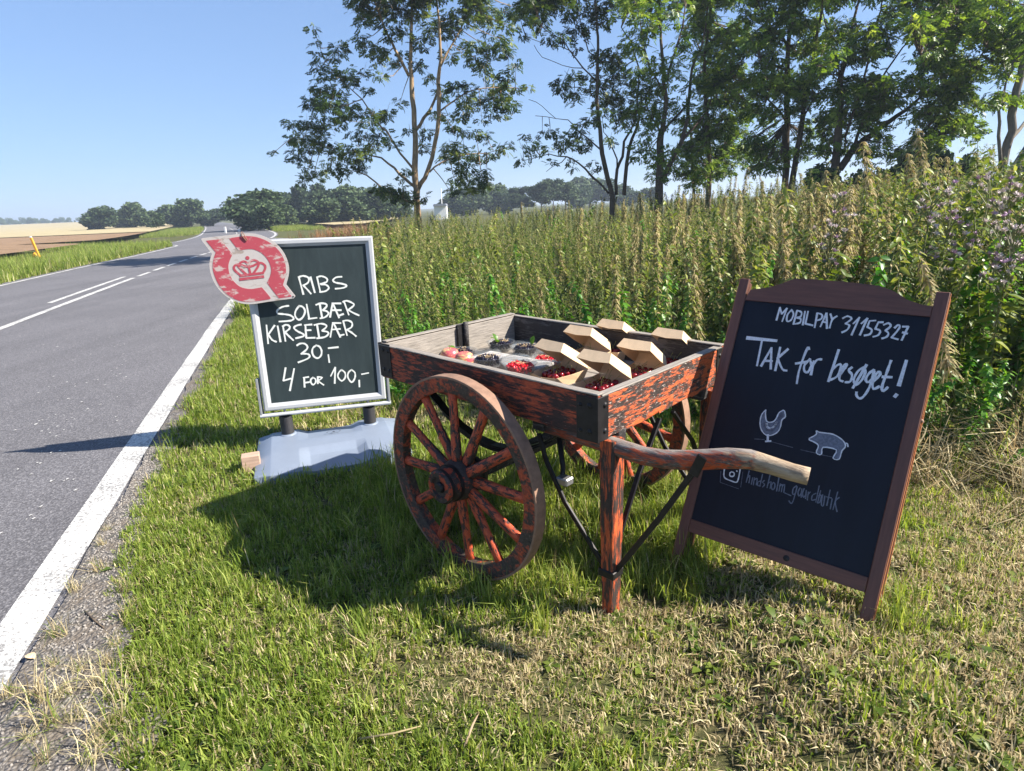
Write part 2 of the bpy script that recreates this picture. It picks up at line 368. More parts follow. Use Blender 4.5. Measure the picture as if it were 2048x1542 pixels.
M['rust'] = plain('rusty_tyre_iron', (.26, .155, .105), .75, .3, 30, .3, .4, (1, 1, 1), .002)
M['steel'] = plain('dull_steel', (.35, .35, .36), .45, .2, 30, .8, .1)
# --- signs
M['alu'] = plain('silver_frame', (.44, .45, .47), .38, .04, 12, .15, .03)
M['alu_dark'] = plain('grey_rail', (.30, .31, .33), .42, .06, 12, .3, .03)
def slate(name, a, b, rough):  # wiped board: soft smears left by the sponge
    m, nt, bs = newmat(name); v = coords(nt, (6, 6, 1.2)); n = noise(nt, v, 2.2, 8, .7, .6); n2 = noise(nt, coords(nt), 90, 3, .6)
    r = ramp(nt, [(.3, a), (.72, b)]); nt.links.new(n, r.inputs[0]); nt.links.new(r.outputs[0], bs.inputs['Base Color'])
    bs.inputs['Roughness'].default_value = rough; bump(nt, n2, bs, .05, .001); bs.inputs['Specular IOR Level'].default_value = .22; return m
M['slate'] = slate('green_black_chalkboard', (.020, .030, .033), (.036, .050, .054), .5)
M['slate2'] = slate('blue_black_chalkboard', (.0035, .0050, .011), (.0065, .0095, .019), .45)
M['chalk'] = plain('chalk_white', (.62, .64, .62), .8, .06, 120, 0, .1)
M['chalk2'] = plain('chalk_soft', (.62, .64, .68), .85, .25, 160, 0, .1)
M['chalk3'] = plain('chalk_smudged', (.13, .15, .20), .85, .45, 120, 0, .1)
M['chalkfaint'] = plain('chalk_faint', (.10, .11, .15), .85, .6, 90, 0, .1)
def redsign(name, col, wear, wc):
    m, nt, bs = newmat(name); v = coords(nt, (5, 5, 16)); n = noise(nt, v, 2.2, 9, .75, .5); n2 = noise(nt, coords(nt, off=(3.1, 0, 1.2)), 9, 5, .6)
    s = N(nt, 'ShaderNodeMath', operation='MULTIPLY_ADD'); s.inputs[1].default_value = .5; nt.links.new(n2, s.inputs[0]); nt.links.new(n, s.inputs[2])
    r = ramp(nt, [(.45, tuple(c*.82 for c in col)), (.70, col), (wear, col), (wear+.06, wc)]); nt.links.new(s.outputs[0], r.inputs[0])
    nt.links.new(r.outputs[0], bs.inputs['Base Color']); bs.inputs['Roughness'].default_value = .6; bump(nt, n, bs, .15, .001); return m
M['signred'] = redsign('faded_red_print', (.36, .050, .072), .80, (.42, .33, .31))
M['signwhite'] = redsign('dirty_white_board', (.42, .385, .37), .82, (.28, .23, .20))
M['plastic'] = plain('grey_plastic_base', (.175, .210, .275), .45, .10, 5, 0, .05)
M['rubber'] = plain('black_rubber', (.035, .034, .038), .5, .2, 40)
M['redbrown'] = plain('red_brown_wood', (.115, .042, .026), .5, .35, 5, 0, .35, (20, 20, 2), .002)
M['redbrown_h'] = plain('red_brown_wood_rail', (.115, .042, .026), .5, .35, 5, 0, .35, (2, 20, 20), .002)
M['litedge'] = plain('orange_lit_edge', (.34, .115, .035), .55, .25, 8, 0, .2, (12, 12, 2), .002)  # the red-brown wood brightened: sunlight on the edges put into the colour
# --- produce
M['kraft'] = plain('kraft_card', (.66, .48, .30), .8, .08, 60, 0, .1, (1, 1, 1), .0008, .2)
M['cherry'] = plain('cherry_skin', (.16, .006, .012), .12, .5, 18, 0, 0)
M['cstem'] = plain('cherry_stem', (.24, .25, .06), .6, .3, 40)
M['bcurrant'] = plain('blackcurrant_skin', (.012, .009, .018), .09, .6, 60, 0, 0)
M['rcurrant'] = plain('redcurrant_skin', (.55, .012, .018), .1, .3, 40, 0, 0)
M['rcurrant'].node_tree.nodes['Principled BSDF'].inputs['Subsurface Weight'].default_value = .25
M['apple'] = redsign('apple_skin', (.46, .085, .10), .76, (.58, .38, .16)); M['apple'].node_tree.nodes['Principled BSDF'].inputs['Roughness'].default_value = .3
M['leaf'] = leafmat('fresh_leaf', (.04, .11, .012), (.08, .19, .02), (.16, .28, .04), .35, .35)
def clear():
    m, nt, bs = newmat('clear_plastic'); bs.inputs['Base Color'].default_value = (.22, .24, .25, 1); bs.inputs['Roughness'].default_value = .05
    bs.inputs['IOR'].default_value = 1.45; bs.inputs['Specular IOR Level'].default_value = 1.0
    n = noise(nt, coords(nt), 40, 3, .5); bump(nt, n, bs, .12, .003)
    tr = nt.nodes.new('ShaderNodeBsdfTransparent'); mx = nt.nodes.new('ShaderNodeMixShader'); mx.inputs[0].default_value = .22
    out = nt.nodes['Material Output']; nt.links.new(tr.outputs[0], mx.inputs[1]); nt.links.new(bs.outputs[0], mx.inputs[2]); nt.links.new(mx.outputs[0], out.inputs[0]); return m
M['clear'] = clear()
# --- distant things
M['yellow'] = plain('yellow_post', (.75, .33, .02), .5, .12, 10)
M['white'] = plain('white_paint', (.78, .77, .74), .6, .08, 10)
M['tile'] = plain('dark_roof_tile', (.05, .045, .05), .45, .3, 10, 0, .2)
M['brick'] = plain('house_wall', (.45, .40, .33), .9, .15, 8)
M['stick'] = plain('dead_stick', (.28, .20, .13), .9, .3, 30)
M['stone'] = plain('pale_stone', (.24, .22, .20), .9, .25, 30)
M['thistle'] = plain('thistle_down', (.66, .57, .55), 1, .15, 60, 0, .4, (1, 1, 1), .004, .1)
M['thistlep'] = plain('thistle_purple', (.42, .28, .38), .9, .25, 60)
#@@GROUND
# ================================================================== ground, road, fields
CY = np.array([-14, -6, 0, 9, 12, 16, 19, 22, 30, 40, 60, 80, 100, 130, 170, 230], float)
CX = np.array([.27, -2.45, -4.49, -7.55, -8.5, -9.8, -10.7, -11.6, -13.7, -16.8, -25.2, -34.5, -43.5, -58, -77, -106], float)
yy = np.concatenate([np.arange(-14, 40, .5), np.arange(40, 230.1, 3)])
def smooth1(a, n=9):
    k = np.ones(n)/n; p = np.pad(a, n//2, mode='edge'); r = np.convolve(p, k, 'valid')
    r[:n//2] = a[:n//2]; r[-(n//2):] = a[-(n//2):]; return r
xx = smooth1(smooth1(np.interp(yy, CY, CX), 9), 9)
def centre(y): return np.interp(y, yy, xx)
_t = np.gradient(xx, yy); SEC = np.sqrt(1+_t*_t)             # x offset for one metre across
def edge_x(y, off): return np.interp(y, yy, xx+off*SEC)
RW = 3.10                                                     # centre to painted edge line
def gz(x, y):
    """height of the ground"""
    x = np.asarray(x, float); y = np.asarray(y, float)
    e = x-edge_x(np.clip(y, -14, 230), RW+.25)                # metres right of the road
    z = sstep(2.6, 7.5, x+.25*y*0)*.22*sstep(2.0, 4.0, y) + sstep(.3, 1.5, e)*.012*(vnoise(x, y, 2.3)-.5)*2 + .095*sstep(.50, .95, x)*sstep(.8, 1.45, y)
    l = edge_x(np.clip(y, -14, 230), -RW-.4)-x
    z = z - sstep(.3, 3, l)*.10 + sstep(60, 260, l+y*.25)*2.2*sstep(60, 200, y)
    return z
def sheet(name, xs, ys, mat, zoff=0.0, kind='structure', flat=False):
    X, Y = np.meshgrid(xs, ys); Z = (np.zeros_like(X) if flat else gz(X, Y))+zoff
    n, m_ = X.shape; idx = np.arange(n*m_).reshape(n, m_)
    Fc = np.stack([idx[:-1, :-1], idx[:-1, 1:], idx[1:, 1:], idx[1:, :-1]], -1).reshape(-1, 4)
    o = link(name, fastmesh(name, np.stack([X, Y, Z], -1).reshape(-1, 3), Fc, [mat], smooth=True)); return tag(o, kind=kind)
xs = np.unique(np.concatenate([np.arange(-6, 8, .14), np.arange(-40, 40, 1.0), np.arange(-400, 400, 12), np.arange(-3000, 3001, 300)]))
ys = np.unique(np.concatenate([np.arange(-3, 9, .14), np.arange(-30, 60, 1.0), np.arange(60, 400, 8), np.arange(400, 4001, 300)]))
g = sheet('ground', xs, ys, M['soil'])
def strip(name, o0, o1, y0, y1, mat, z, jag=0, kind='structure', parent=None, step=None):
    q = yy[(yy >= y0) & (yy <= y1)] if step is None else np.arange(y0, y1, step)
    q = np.unique(np.concatenate([[y0], q, [y1]]))
    a = edge_x(q, o0)+(jag*(vnoise(q, q*0, 3.1)-.5) if jag else 0); b = edge_x(q, o1)+(jag*(vnoise(q, q*0+9, 3.7)-.5) if jag else 0)
    V = np.concatenate([np.stack([a, q, q*0+z], -1), np.stack([b, q, q*0+z], -1)]); n = len(q)
    Fc = np.stack([np.arange(n-1), np.arange(n-1)+n, np.arange(1, n)+n, np.arange(1, n)], -1)
    o = link(name, fastmesh(name, V, Fc, [mat]), parent)
    return tag(o, kind=kind) if not parent else o
road = strip('road', -RW-.28, RW+.20, -14, 225, M['asphalt'], .006, .06, step=.25)
strip('edge_line', RW-.080, RW+.080, -14, 225, M['roadpaint'], .011, .012, parent=road, step=.1)
strip('edge_line', -RW-.05, -RW+.06, -14, 225, M['roadpaint'], .011, .02, parent=road, step=.3)
strip('centre_line', -.06, .06, -14, 16.6, M['roadpaint'], .011, parent=road)
strip('centre_line', -.42, -.31, 11.9, 17.1, M['roadpaint'], .011, parent=road)
for k in range(26):
    a = 17.1+k*(1.75 if k < 6 else 3.4)-(0 if k < 6 else 9.9)
    strip('centre_dash', -.06, .06, a, a+1.25 if k < 6 else a+1.9, M['roadpaint'], .011, parent=road)
# tar and paint flecks on the asphalt
fl = MB()
for k in range(70):
    u = random.uniform(20, 330); v = random.uniform(640, 900) if k < 45 else random.uniform(900, 1300)
    p = atz(u, v, .0105)
    if p[0] > edge_x(p[1], RW-.2): continue
    for j in range(random.randint(1, 4)):
        cx_, cy_ = p[0]+random.gauss(0, .05), p[1]+random.gauss(0, .09); r = random.uniform(.003, .010)
        pts = [(cx_+r*random.uniform(.5, 1.3)*math.cos(a), cy_+1.7*r*random.uniform(.5, 1.3)*math.sin(a), .0105) for a in np.arange(0, 6.28, .9)]
        fl.add(pts, [tuple(range(len(pts)))])
tag(fl.build('paint_flecks', M['roadpaint'], road), kind='stuff')
# gravel shoulder, widening towards the camera
GY = np.array([-4, .6, 1.33, 2.13, 2.76, 3.4, 4.2, 6, 8.1, 14, 40]); GW = np.array([.75, .60, .47, .22, .14, .12, .10, .10, .12, .15, .2])
q = np.arange(-4, 40, .06); wv = np.interp(q, GY, GW)*(1+.5*(vnoise(q, q*0+4, 4)-.5))
ea = edge_x(q, RW+.10)+.03*(vnoise(q, q*0+2, 6)-.5); V = np.concatenate([np.stack([ea, q, q*0+.0165], -1), np.stack([ea+wv+.04, q, q*0+.0145], -1)])
n = len(q); Fc = np.stack([np.arange(n-1), np.arange(n-1)+n, np.arange(1, n)+n, np.arange(1, n)], -1)
tag(link('gravel_shoulder', fastmesh('gravel_shoulder', V, Fc, [M['gravel']])), kind='structure')
# fields left of the road
def field(name, f0, f1, y0, y1, mat, z, ny=60, nx=30):
    qy = np.linspace(y0, y1, ny); V = []; 
    for y in qy:
        a, b = f0(y), f1(y)
        xsn = b+(a-b)*np.linspace(0, 1, nx)**2
        V.append(np.stack([xsn, np.full(nx, y), gz(xsn, np.full(nx, y))+z], -1))
    V = np.array(V); idx = np.arange(ny*nx).reshape(ny, nx)
    Fc = np.stack([idx[:-1, 1:], idx[:-1, :-1], idx[1:, :-1], idx[1:, 1:]], -1).reshape(-1, 4)
    return tag(link(name, fastmesh(name, V.reshape(-1, 3), Fc, [mat], smooth=True)), kind='structure')
field('brown_field', lambda y: -220, lambda y: edge_x(min(y, 105), -RW-5.2), 8, 66, M['brownfield'], .45)
field('wheat_field', lambda y: -1100, lambda y: edge_x(min(y, 229), -RW-5) if y < 230 else -119-(y-230)*.5, 66.5, 420, M['wheat'], .5, 80)
field('far_stubble_field', lambda y: edge_x(y, RW+6), lambda y: -11-.05*y, 64, 112, M['wheat'], .35, 30)

# ================================================================== scattering
_hidden = {}
def proto_coll(name, objs):
    c = bpy.data.collections.new(name)
    for i, me in enumerate(objs):
        o = bpy.data.objects.new('%s_%02d' % (name, i), me); c.objects.link(o)
    return c
def scatter(name, meshes, pos, rot, scl, idx, parent=None):
    """one object whose points carry instances of the given plant meshes"""
    col = proto_coll(name+'_kinds', meshes)
    me = bpy.data.meshes.new(name); n = len(pos); me.vertices.add(n); me.vertices.foreach_set('co', np.asarray(pos, np.float32).ravel())
    a = me.attributes.new('rot', 'FLOAT_VECTOR', 'POINT'); a.data.foreach_set('vector', np.asarray(rot, np.float32).ravel())
    a = me.attributes.new('scl', 'FLOAT', 'POINT'); a.data.foreach_set('value', np.asarray(scl, np.float32))
    a = me.attributes.new('idx', 'INT', 'POINT'); a.data.foreach_set('value', np.asarray(idx, np.int32))
    o = link(name, me, parent)
    ng = bpy.data.node_groups.new(name, 'GeometryNodeTree')
    ng.interface.new_socket('Geometry', in_out='INPUT', socket_type='NodeSocketGeometry'); ng.interface.new_socket('Geometry', in_out='OUTPUT', socket_type='NodeSocketGeometry')
    gi = ng.nodes.new('NodeGroupInput'); go = ng.nodes.new('NodeGroupOutput')
    ci = ng.nodes.new('GeometryNodeCollectionInfo'); ci.inputs['Collection'].default_value = col; ci.inputs['Separate Children'].default_value = True; ci.inputs['Reset Children'].default_value = True
    ip = ng.nodes.new('GeometryNodeInstanceOnPoints'); ip.inputs['Pick Instance'].default_value = True
    def attr(nm, ty):
        k = ng.nodes.new('GeometryNodeInputNamedAttribute'); k.data_type = ty; k.inputs['Name'].default_value = nm; return k.outputs['Attribute']
    ng.links.new(gi.outputs[0], ip.inputs['Points']); ng.links.new(ci.outputs[0], ip.inputs['Instance'])
    ng.links.new(attr('idx', 'INT'), ip.inputs['Instance Index']); ng.links.new(attr('rot', 'FLOAT_VECTOR'), ip.inputs['Rotation']); ng.links.new(attr('scl', 'FLOAT'), ip.inputs['Scale'])
    ng.links.new(ip.outputs[0], go.inputs[0])
    md = o.modifiers.new('scatter', 'NODES'); md.node_group = ng
    return o

# ---- grass tufts
def tuft(nb, rad, h0, h1, wid, lean, mats, dry=0.0, seed=0, flat=0.0):
    r = np.random.default_rng(seed); V = []; Fc = []; T = []; MI = []
    for b in range(nb):
        a = r.uniform(0, 6.283); rr = rad*math.sqrt(r.random()); p = np.array([rr*math.cos(a), rr*math.sin(a), -.004])
        h = r.uniform(h0, h1); da = r.uniform(0, 6.283); ln = abs(r.normal(0, lean))+flat*r.random()
        d = np.array([math.cos(da), math.sin(da), 0]); wv = np.array([-d[1], d[0], 0])*wid*r.uniform(.6, 1.3)*.5
        tw = r.uniform(-.5, .5); wv = wv*math.cos(tw)+d*np.linalg.norm(wv)*math.sin(tw)
        t1 = p+d*h*.25*ln+np.array([0, 0, h*.5*(1-.15*ln)]); t2 = p+d*h*min(.95, .8*ln+.05)+np.array([0, 0, h*max(.25, 1-.6*ln)])
        k = len(V); V += [p-wv, p+wv, t1+wv*.85, t1-wv*.85, t2]; Fc += [(k, k+1, k+2), (k, k+2, k+3), (k+3, k+2, k+4)]
        T += [np.clip(r.normal(.5, .22), 0, 1)]*5; MI += [1 if r.random() < dry else 0]*3
    return fastmesh('tuft', V, Fc, mats, MI, T)
GM = [M['grass'], M['straw']]
green = [tuft(22, .035, .025, .070, .0052, .75, GM, .13, 10+i) for i in range(5)]
mixed = [tuft(22, .035, .02, .06, .0052, .9, GM, .52, 30+i) for i in range(5)]
strawt = [tuft(24, .035, .02, .055, .0046, .85, GM, .74, 50+i) for i in range(4)]
tall = [tuft(26, .045, .08, .20, .0050, .55, GM, .06, 70+i) for i in range(3)]
def broadleaf(seed):
    r = np.random.default_rng(seed); V = []; Fc = []; T = []
    for b in range(7):
        a = r.uniform(0, 6.283); L = r.uniform(.025, .05); d = np.array([math.cos(a), math.sin(a), r.uniform(.15, .6)]); s = np.array([-d[1], d[0], 0])*L*.27
        p = np.array([0, 0, .005]); k = len(V)
        m1 = p+d*L*.5; e = p+d*L-np.array([0, 0, L*.25]); V += [p, m1+s+np.array([0, 0, .003]), e, m1-s+np.array([0, 0, .003]), m1]
        Fc += [(k, k+1, k+4), (k+1, k+2, k+4), (k+2, k+3, k+4), (k+3, k, k+4)]; T += [r.uniform(.2, .7)]*5
    return fastmesh('broadleaf', V, Fc, [M['nettle']], None, T)
broad = [broadleaf(90+i) for i in range(3)]
gkinds = green+mixed+strawt+tall+broad           # 0-4, 5-9, 10-13, 14-16, 17-19
WF = np.array([(-60, 60), (-6.5, 30), (-4.2, 16), (-1.55, 7), (-.85, 5.0), (-.55, 4.35), (.3, 4.15), (1.2, 3.75), (1.9, 3.3), (2.4, 3.02), (3.2, 2.85), (5, 2.75), (12, 2.6), (40, 2.5)])
def weed_in(x, y):
    """inside the weed bank: polygon test, distance not needed"""
    poly = np.concatenate([WF, np.array([(40, 60)])]); x = np.asarray(x); y = np.asarray(y); c = np.zeros(x.shape, bool)
    for i in range(len(poly)):
        x1, y1 = poly[i]; x2, y2 = poly[(i+1) % len(poly)]
        cond = ((y1 > y) != (y2 > y)) & (x < (x2-x1)*(y-y1)/(y2-y1+1e-12)+x1); c ^= cond
    return c
BASEM = None
CARTM = frame((.1493, 2.61, 0), (math.cos(-.775), math.sin(-.775), 0), (-math.sin(-.775), math.cos(-.775), 0), (0, 0, 1))
SYAW = .33
BASEM = frame((-1.152, 3.632, 0), (math.cos(SYAW), math.sin(SYAW), 0), (-math.sin(SYAW), math.cos(SYAW), 0), (0, 0, 1))
def dryness(x, y):
    d = .5+.95*((.45*vnoise(x, y, 1.7)+.35*vnoise(x, y, 4.3)+.2*vnoise(x, y, 9))-.5)*1.25-.02
    d += .36*np.exp(-(((x-.55)/.75)**2+((y-1.95)/.42)**2))+.16*sstep(.1, 1.6, x)*sstep(3.4, 2.4, y)+.16*np.exp(-(((x-.9)/1.2)**2+((y-1.5)/.5)**2))
    d += .34*np.exp(-(((x+.95)/.6)**2+((y-4.2)/.35)**2))+.18*np.exp(-(((x-1.0)/.5)**2+((y-3.0)/.5)**2))+.22*np.exp(-(((x-2.0)/.6)**2+((y-2.3)/.7)**2))
    d -= .26*sstep(-.3, -1.1, x)+.10*np.exp(-(((x+.9)/.9)**2+((y-2.4)/.8)**2))
    d -= .30*np.exp(-(((x+.05)/.45)**2+((y-2.15)/.35)**2)) + .3*np.exp(-(((x-.55)/.25)**2+((y-2.55)/.3)**2))
    return d
def grass_points(x0, x1, y0, y1, dens, extra=0.0):
    n = int((x1-x0)*(y1-y0)*dens); x = RNG.uniform(x0, x1, n); y = RNG.uniform(y0, y1, n)
    keep = (x > edge_x(y, RW+.10)+np.interp(y, GY, GW)*(.85+.5*(vnoise(x, y, 5)-.3)))
    L = np.stack([x, y, x*0, x*0+1], -1) @ np.array(BASEM.inverted()).T        # not inside the sign base
    keep &= ~((np.abs(L[:, 0]) < .45) & (np.abs(L[:, 1]) < .39))
    return x[keep], y[keep]
def grass(name, x0, x1, y0, y1, dens, s0, s1, weeds=False):
    x, y = grass_points(x0, x1, y0, y1, dens); k = RNG.random(len(x)) < .50+.65*sstep(.16, .46, vnoise(x+5, y+1, 3.6)*.65+vnoise(x, y, 11)*.35); x, y = x[k], y[k]
    if not weeds:
        k = ~weed_in(x, y); x, y = x[k], y[k]
    d = dryness(x, y)+RNG.normal(0, .13, len(x)); n = len(x)
    idx = np.where(d < .47, RNG.integers(0, 5, n), np.where(d < .63, RNG.integers(5, 10, n), RNG.integers(10, 14, n)))
    bl = RNG.random(n) < .025+.06*sstep(.52, .74, vnoise(x+3, y+8, 2.1)); idx[bl] = RNG.integers(17, 20, bl.sum())
    rot = np.stack([RNG.normal(0, .12, n), RNG.normal(0, .12, n), RNG.uniform(0, 6.28, n)], -1)
    s = RNG.uniform(s0, s1, n)*np.where(d < .5, 1.0, .9)
    # tall uncut grass under and round the cart and signs
    tl = np.zeros(n, bool)
    for (cx_, cy_, rr, pr) in ((-.1, 2.55, .55, .30), (.35, 2.9, .5, .35), (.62, 2.40, .28, .75), (-.62, 3.25, .22, .30), (-.55, 3.0, .3, .3), (1.28, 1.72, .15, .3), (0.05, 1.98, .16, .30), (.57, 2.08, .16, .85), (.50, 2.25, .16, .6)):
        tl |= ((x-cx_)**2+(y-cy_)**2 < rr*rr) & (RNG.random(n) < pr)
    tl |= (RNG.random(n) < .05*sstep(.45, .7, vnoise(x+9, y+9, 2.7)))
    s = np.where(bl, s*RNG.uniform(.8, 1.3, n), s)*(.8+.45*vnoise(x+2, y+6, 2.9))
    idx[tl] = RNG.integers(14, 17, tl.sum()); s[tl] *= RNG.uniform(.45, .95, tl.sum())
    return tag(scatter(name, gkinds, np.stack([x, y, gz(x, y)], -1), rot, s, idx), kind='stuff')
tag(grass('mown_grass', -2.4, 3.5, .9, 3.1, 1150, .8, 1.25), 'short mown grass, part green part straw, on the near roadside verge', 'grass')
tag(grass('verge_grass', -4.0, 3.3, 3.1, 9, 420, 1.1, 1.8), 'bright green mown grass strip running along the road behind the signs', 'grass')
def far_grass(name, mk, n, kinds, s0, s1, lab):
    x, y = mk(n); k = ~weed_in(x, y); x, y = x[k], y[k]; n = len(x)
    rot = np.stack([RNG.normal(0, .1, n), RNG.normal(0, .1, n), RNG.uniform(0, 6.28, n)], -1)
    o = scatter(name, gkinds, np.stack([x, y, gz(x, y)], -1), rot, RNG.uniform(s0, s1, n), RNG.choice(kinds, n)); return tag(o, lab, 'grass', None, 'stuff')
def mk_r(n):
    y = 9+RNG.random(n)**1.6*70; return edge_x(y, RW+.25)+RNG.random(n)*5, y
def mk_l(n):
    y = 3+RNG.random(n)**1.7*95; return edge_x(y, -RW-.28)-RNG.random(n)*5.6, y
far_grass('roadside_grass', mk_r, 12000, [0, 1, 2, 3, 4, 5, 14, 15], 1.8, 3.2, 'grass verge far down the right side of the road')
far_grass('far_verge_grass', mk_l, 22000, [0, 1, 2, 3, 4, 14, 15, 16, 5], 1.9, 3.4, 'bright green grass verge on the far side of the road')
# dry wispy clumps in the gravel
wisp = [tuft(46, .030, .05, .15, .0022, 1.0, [M['grass'], M['straw']], .72, 120+i, .35) for i in range(4)]
wp = []
for (u, v, s) in ((120, 1270, 1.1), (150, 1180, .8), (200, 1140, .9), (80, 1400, 1.3), (100, 1450, 1.3), (130, 1390, .9), (190, 1370, .9), (200, 1480, 1.2), (240, 1440, 1.2), (160, 1340, .8), (20, 1390, .8), (230, 1290, .7), (260, 1510, 1.0), (180, 1520, 1.0), (215, 1330, .8), (60, 1480, .6), (260, 1230, .8), (150, 1440, .8), (110, 1330, .6), (230, 1390, 1.1), (280, 1340, .9), (250, 1180, .8), (90, 1520, .8), (205, 1090, .6), (215, 1060, .5)):
    p = atz(u, v, .016); wp.append((p[0], p[1], .016, s))
wp = np.array(wp); n = len(wp)
tag(scatter('dry_wisps', wisp, wp[:, :3], np.stack([RNG.normal(0, .1, n), RNG.normal(0, .1, n), RNG.uniform(0, 6, n)], -1), wp[:, 3], RNG.integers(0, 4, n)), 'wispy straw coloured grass growing in the gravel at the road edge', 'grass', None, 'stuff')
# gravel stones
def pebble(seed):
    r = np.random.default_rng(seed); bm = bmesh.new(); bmesh.ops.create_icosphere(bm, subdivisions=1, radius=1)
    mb = MB(); mb.add([(v.co.x*r.uniform(.7, 1.2), v.co.y*r.uniform(.6, 1.0), v.co.z*r.uniform(.4, .7)) for v in bm.verts], [[v.index for v in f.verts] for f in bm.faces]); bm.free(); return mb.mesh('pebble', [M['stone']])
y = 1.0+RNG.random(2600)**1.2*3; x = edge_x(y, RW+.10)+RNG.random(2600)*np.interp(y, GY, GW)*1.15; n = len(x)
tag(scatter('gravel_stones', [pebble(i) for i in range(4)], np.stack([x, y, x*0+.0165], -1), RNG.uniform(0, 6, (n, 3)), RNG.uniform(.002, .0075, n), RNG.integers(0, 4, n)), 'loose pale gravel stones along the edge of the asphalt', 'gravel', None, 'stuff')

# ---- tall weeds
LV = np.array([(0, 0, 0), (-.26, .32, .05), (.26, .32, .05), (-.20, .68, -.02), (.20, .68, -.02), (0, 1, -.16), (0, .34, -.02), (0, .7, -.07)])
LF = np.array([(0, 6, 1), (0, 2, 6), (1, 6, 7), (1, 7, 3), (6, 2, 4), (6, 4, 7), (3, 7, 5), (7, 4, 5)])
def strand(r, L, droop):
    """seed strand: thin drooping zig strip"""
    pts = [np.array([0, 0, 0.])]; d = np.array([0, 1, .25])
    for i in range(3): pts.append(pts[-1]+d*L/3); d = d+np.array([r.uniform(-.3, .3), 0, -droop]); 
    return pts
def weed(seed, H, nleaf, L0, L1, leafm, seeds, slen, top=1.0, lean=.05, seedfrom=.4, stemr=.004, nodes=0, pitch=0.0, narrow=1.0):
    """upright weed: stem, opposite drooping leaves, tan seed strands"""
    r = np.random.default_rng(seed); pos = []; R = []; S = []; T = []; mi = []
    lx, ly = r.normal(0, lean, 2); ph = r.uniform(0, 6.28)
    st = lambda t: np.array([lx*t*t*H, ly*t*t*H, t*H])
    for i in range(nleaf):
        t = .10+.90*(i/nleaf)**.85; side = i % 2
        a = ph+(i//2)*1.75+side*math.pi+r.normal(0, .25); L = (L0+(L1-L0)*t)*r.uniform(.7, 1.15)
        pos.append(st(t)); S.append(L); R.append((r.uniform(-.75, .15)-.15+pitch, r.normal(0, .3), a)); T.append(np.clip(r.normal(.32+.30*t, .17), 0, 1))
    R = np.array(R); V, Fc, T2 = replicate(LV*np.array([narrow, 1, 1]), LF, np.array(pos), eulers(R[:, 0], R[:, 1], R[:, 2]), np.array(S), np.array(T))
    MI = [0]*len(Fc); V = list(V); Fc = list(map(tuple, Fc)); T2 = list(T2)
    for i in range(seeds if nodes == 0 else 0):
        t = seedfrom+(1.03-seedfrom)*r.random(); a = r.uniform(0, 6.28); L = slen*r.uniform(.5, 1.2)*(1.25-.6*t); ca, sa = math.cos(a), math.sin(a); tt = np.clip(r.normal(.5, .25), 0, 1)
        b = st(min(t, 1))
        for k in range(7):                                     # beads along a drooping strand
            f = (k+.6)/7; c = b+np.array([ca*L*f, sa*L*f, L*(.45*f-.75*f*f)]); w_ = slen*.050*r.uniform(.6, 1.3)
            e1 = r.normal(0, 1, 3); e1 /= np.linalg.norm(e1); e2 = np.cross(e1, r.normal(0, 1, 3)); e2 /= np.linalg.norm(e2)+1e-9; n0 = len(V)
            V += [c-e1*w_*1.4, c+e2*w_, c+e1*w_*1.4, c-e2*w_]; Fc += [(n0, n0+1, n0+2), (n0, n0+2, n0+3)]; T2 += [tt]*4; MI += [1, 1]
    for i in range(nodes):                                      # whorls of drooping seed strands
        t = seedfrom+(1.0-seedfrom)*((i+r.uniform(.2, .8))/nodes); L_ = slen*(1.5-.85*t)
        for j in range(seeds//nodes):
            a = r.uniform(0, 6.28); ca, sa = math.cos(a), math.sin(a); L = L_*r.uniform(.6, 1.25); b = st(min(t, 1))+np.array([0, 0, r.uniform(-.012, .012)]); tt = np.clip(r.normal(.5, .25), 0, 1); n0 = len(V); up = r.uniform(.1, .7)
            for k in range(4):
                f = k/3; c = b+np.array([ca*L*f, sa*L*f, L*(up*f-(up+.75)*f*f)]); w_ = .0032*(1.15-f*.7)*r.uniform(.7, 1.3); wv_ = np.array([-sa, ca, r.uniform(-.8, .8)])*w_
                V += [c-wv_, c+wv_]; T2 += [tt]*2
            for k in range(3): q = n0+2*k; Fc += [(q, q+1, q+3), (q, q+3, q+2)]; MI += [1, 1]
    mb = MB(); mb.tube([st(t) for t in (0, .35, .7, 1.0)], [stemr, stemr*.85, stemr*.6, stemr*.3], 4)
    n0 = len(V); V += [np.array(p) for p in mb.v]
    for f in mb.f:
        for k in range(1, len(f)-1): Fc.append((n0+f[0], n0+f[k], n0+f[k+1])); MI.append(2)
    T2 += [.5]*len(mb.v)
    return fastmesh('weed', np.array(V), np.array(Fc), [leafm, M['seed'], M['stemg']], MI, T2)
wk = []
wk += [weed(200+i, 1.0, 64, .085, .050, M['nettle'], 36, .036, nodes=6, seedfrom=.55, narrow=.75, lean=.12) for i in range(4)]                    # 0-3 nettle with some seed
wk += [weed(210+i, 1.0, 44, .080, .040, M['nettle'], 300, .046, seedfrom=.42, nodes=18, narrow=.75) for i in range(4)]      # 4-7 seedy tan
wk += [weed(220+i, 1.0, 84, .085, .060, M['vine'], 0, .05, lean=.24) for i in range(4)]             # 8-11 leafy green
wk += [weed(230+i, 1.0, 60, .085, .06, M['nettle'], 0, .05, lean=.16) for i in range(2)]            # 12-13 nettle no seed
wk += [tuft(40, .10, .5, 1.05, .008, .35, [M['dry'], M['straw']], .25, 240+i) for i in range(2)]     # 14-15 red dry grass
wk += [weed(250+i, 1.0, 50, .07, .05, M['vine'], 0, .05, lean=.30) for i in range(2)]               # 16-17
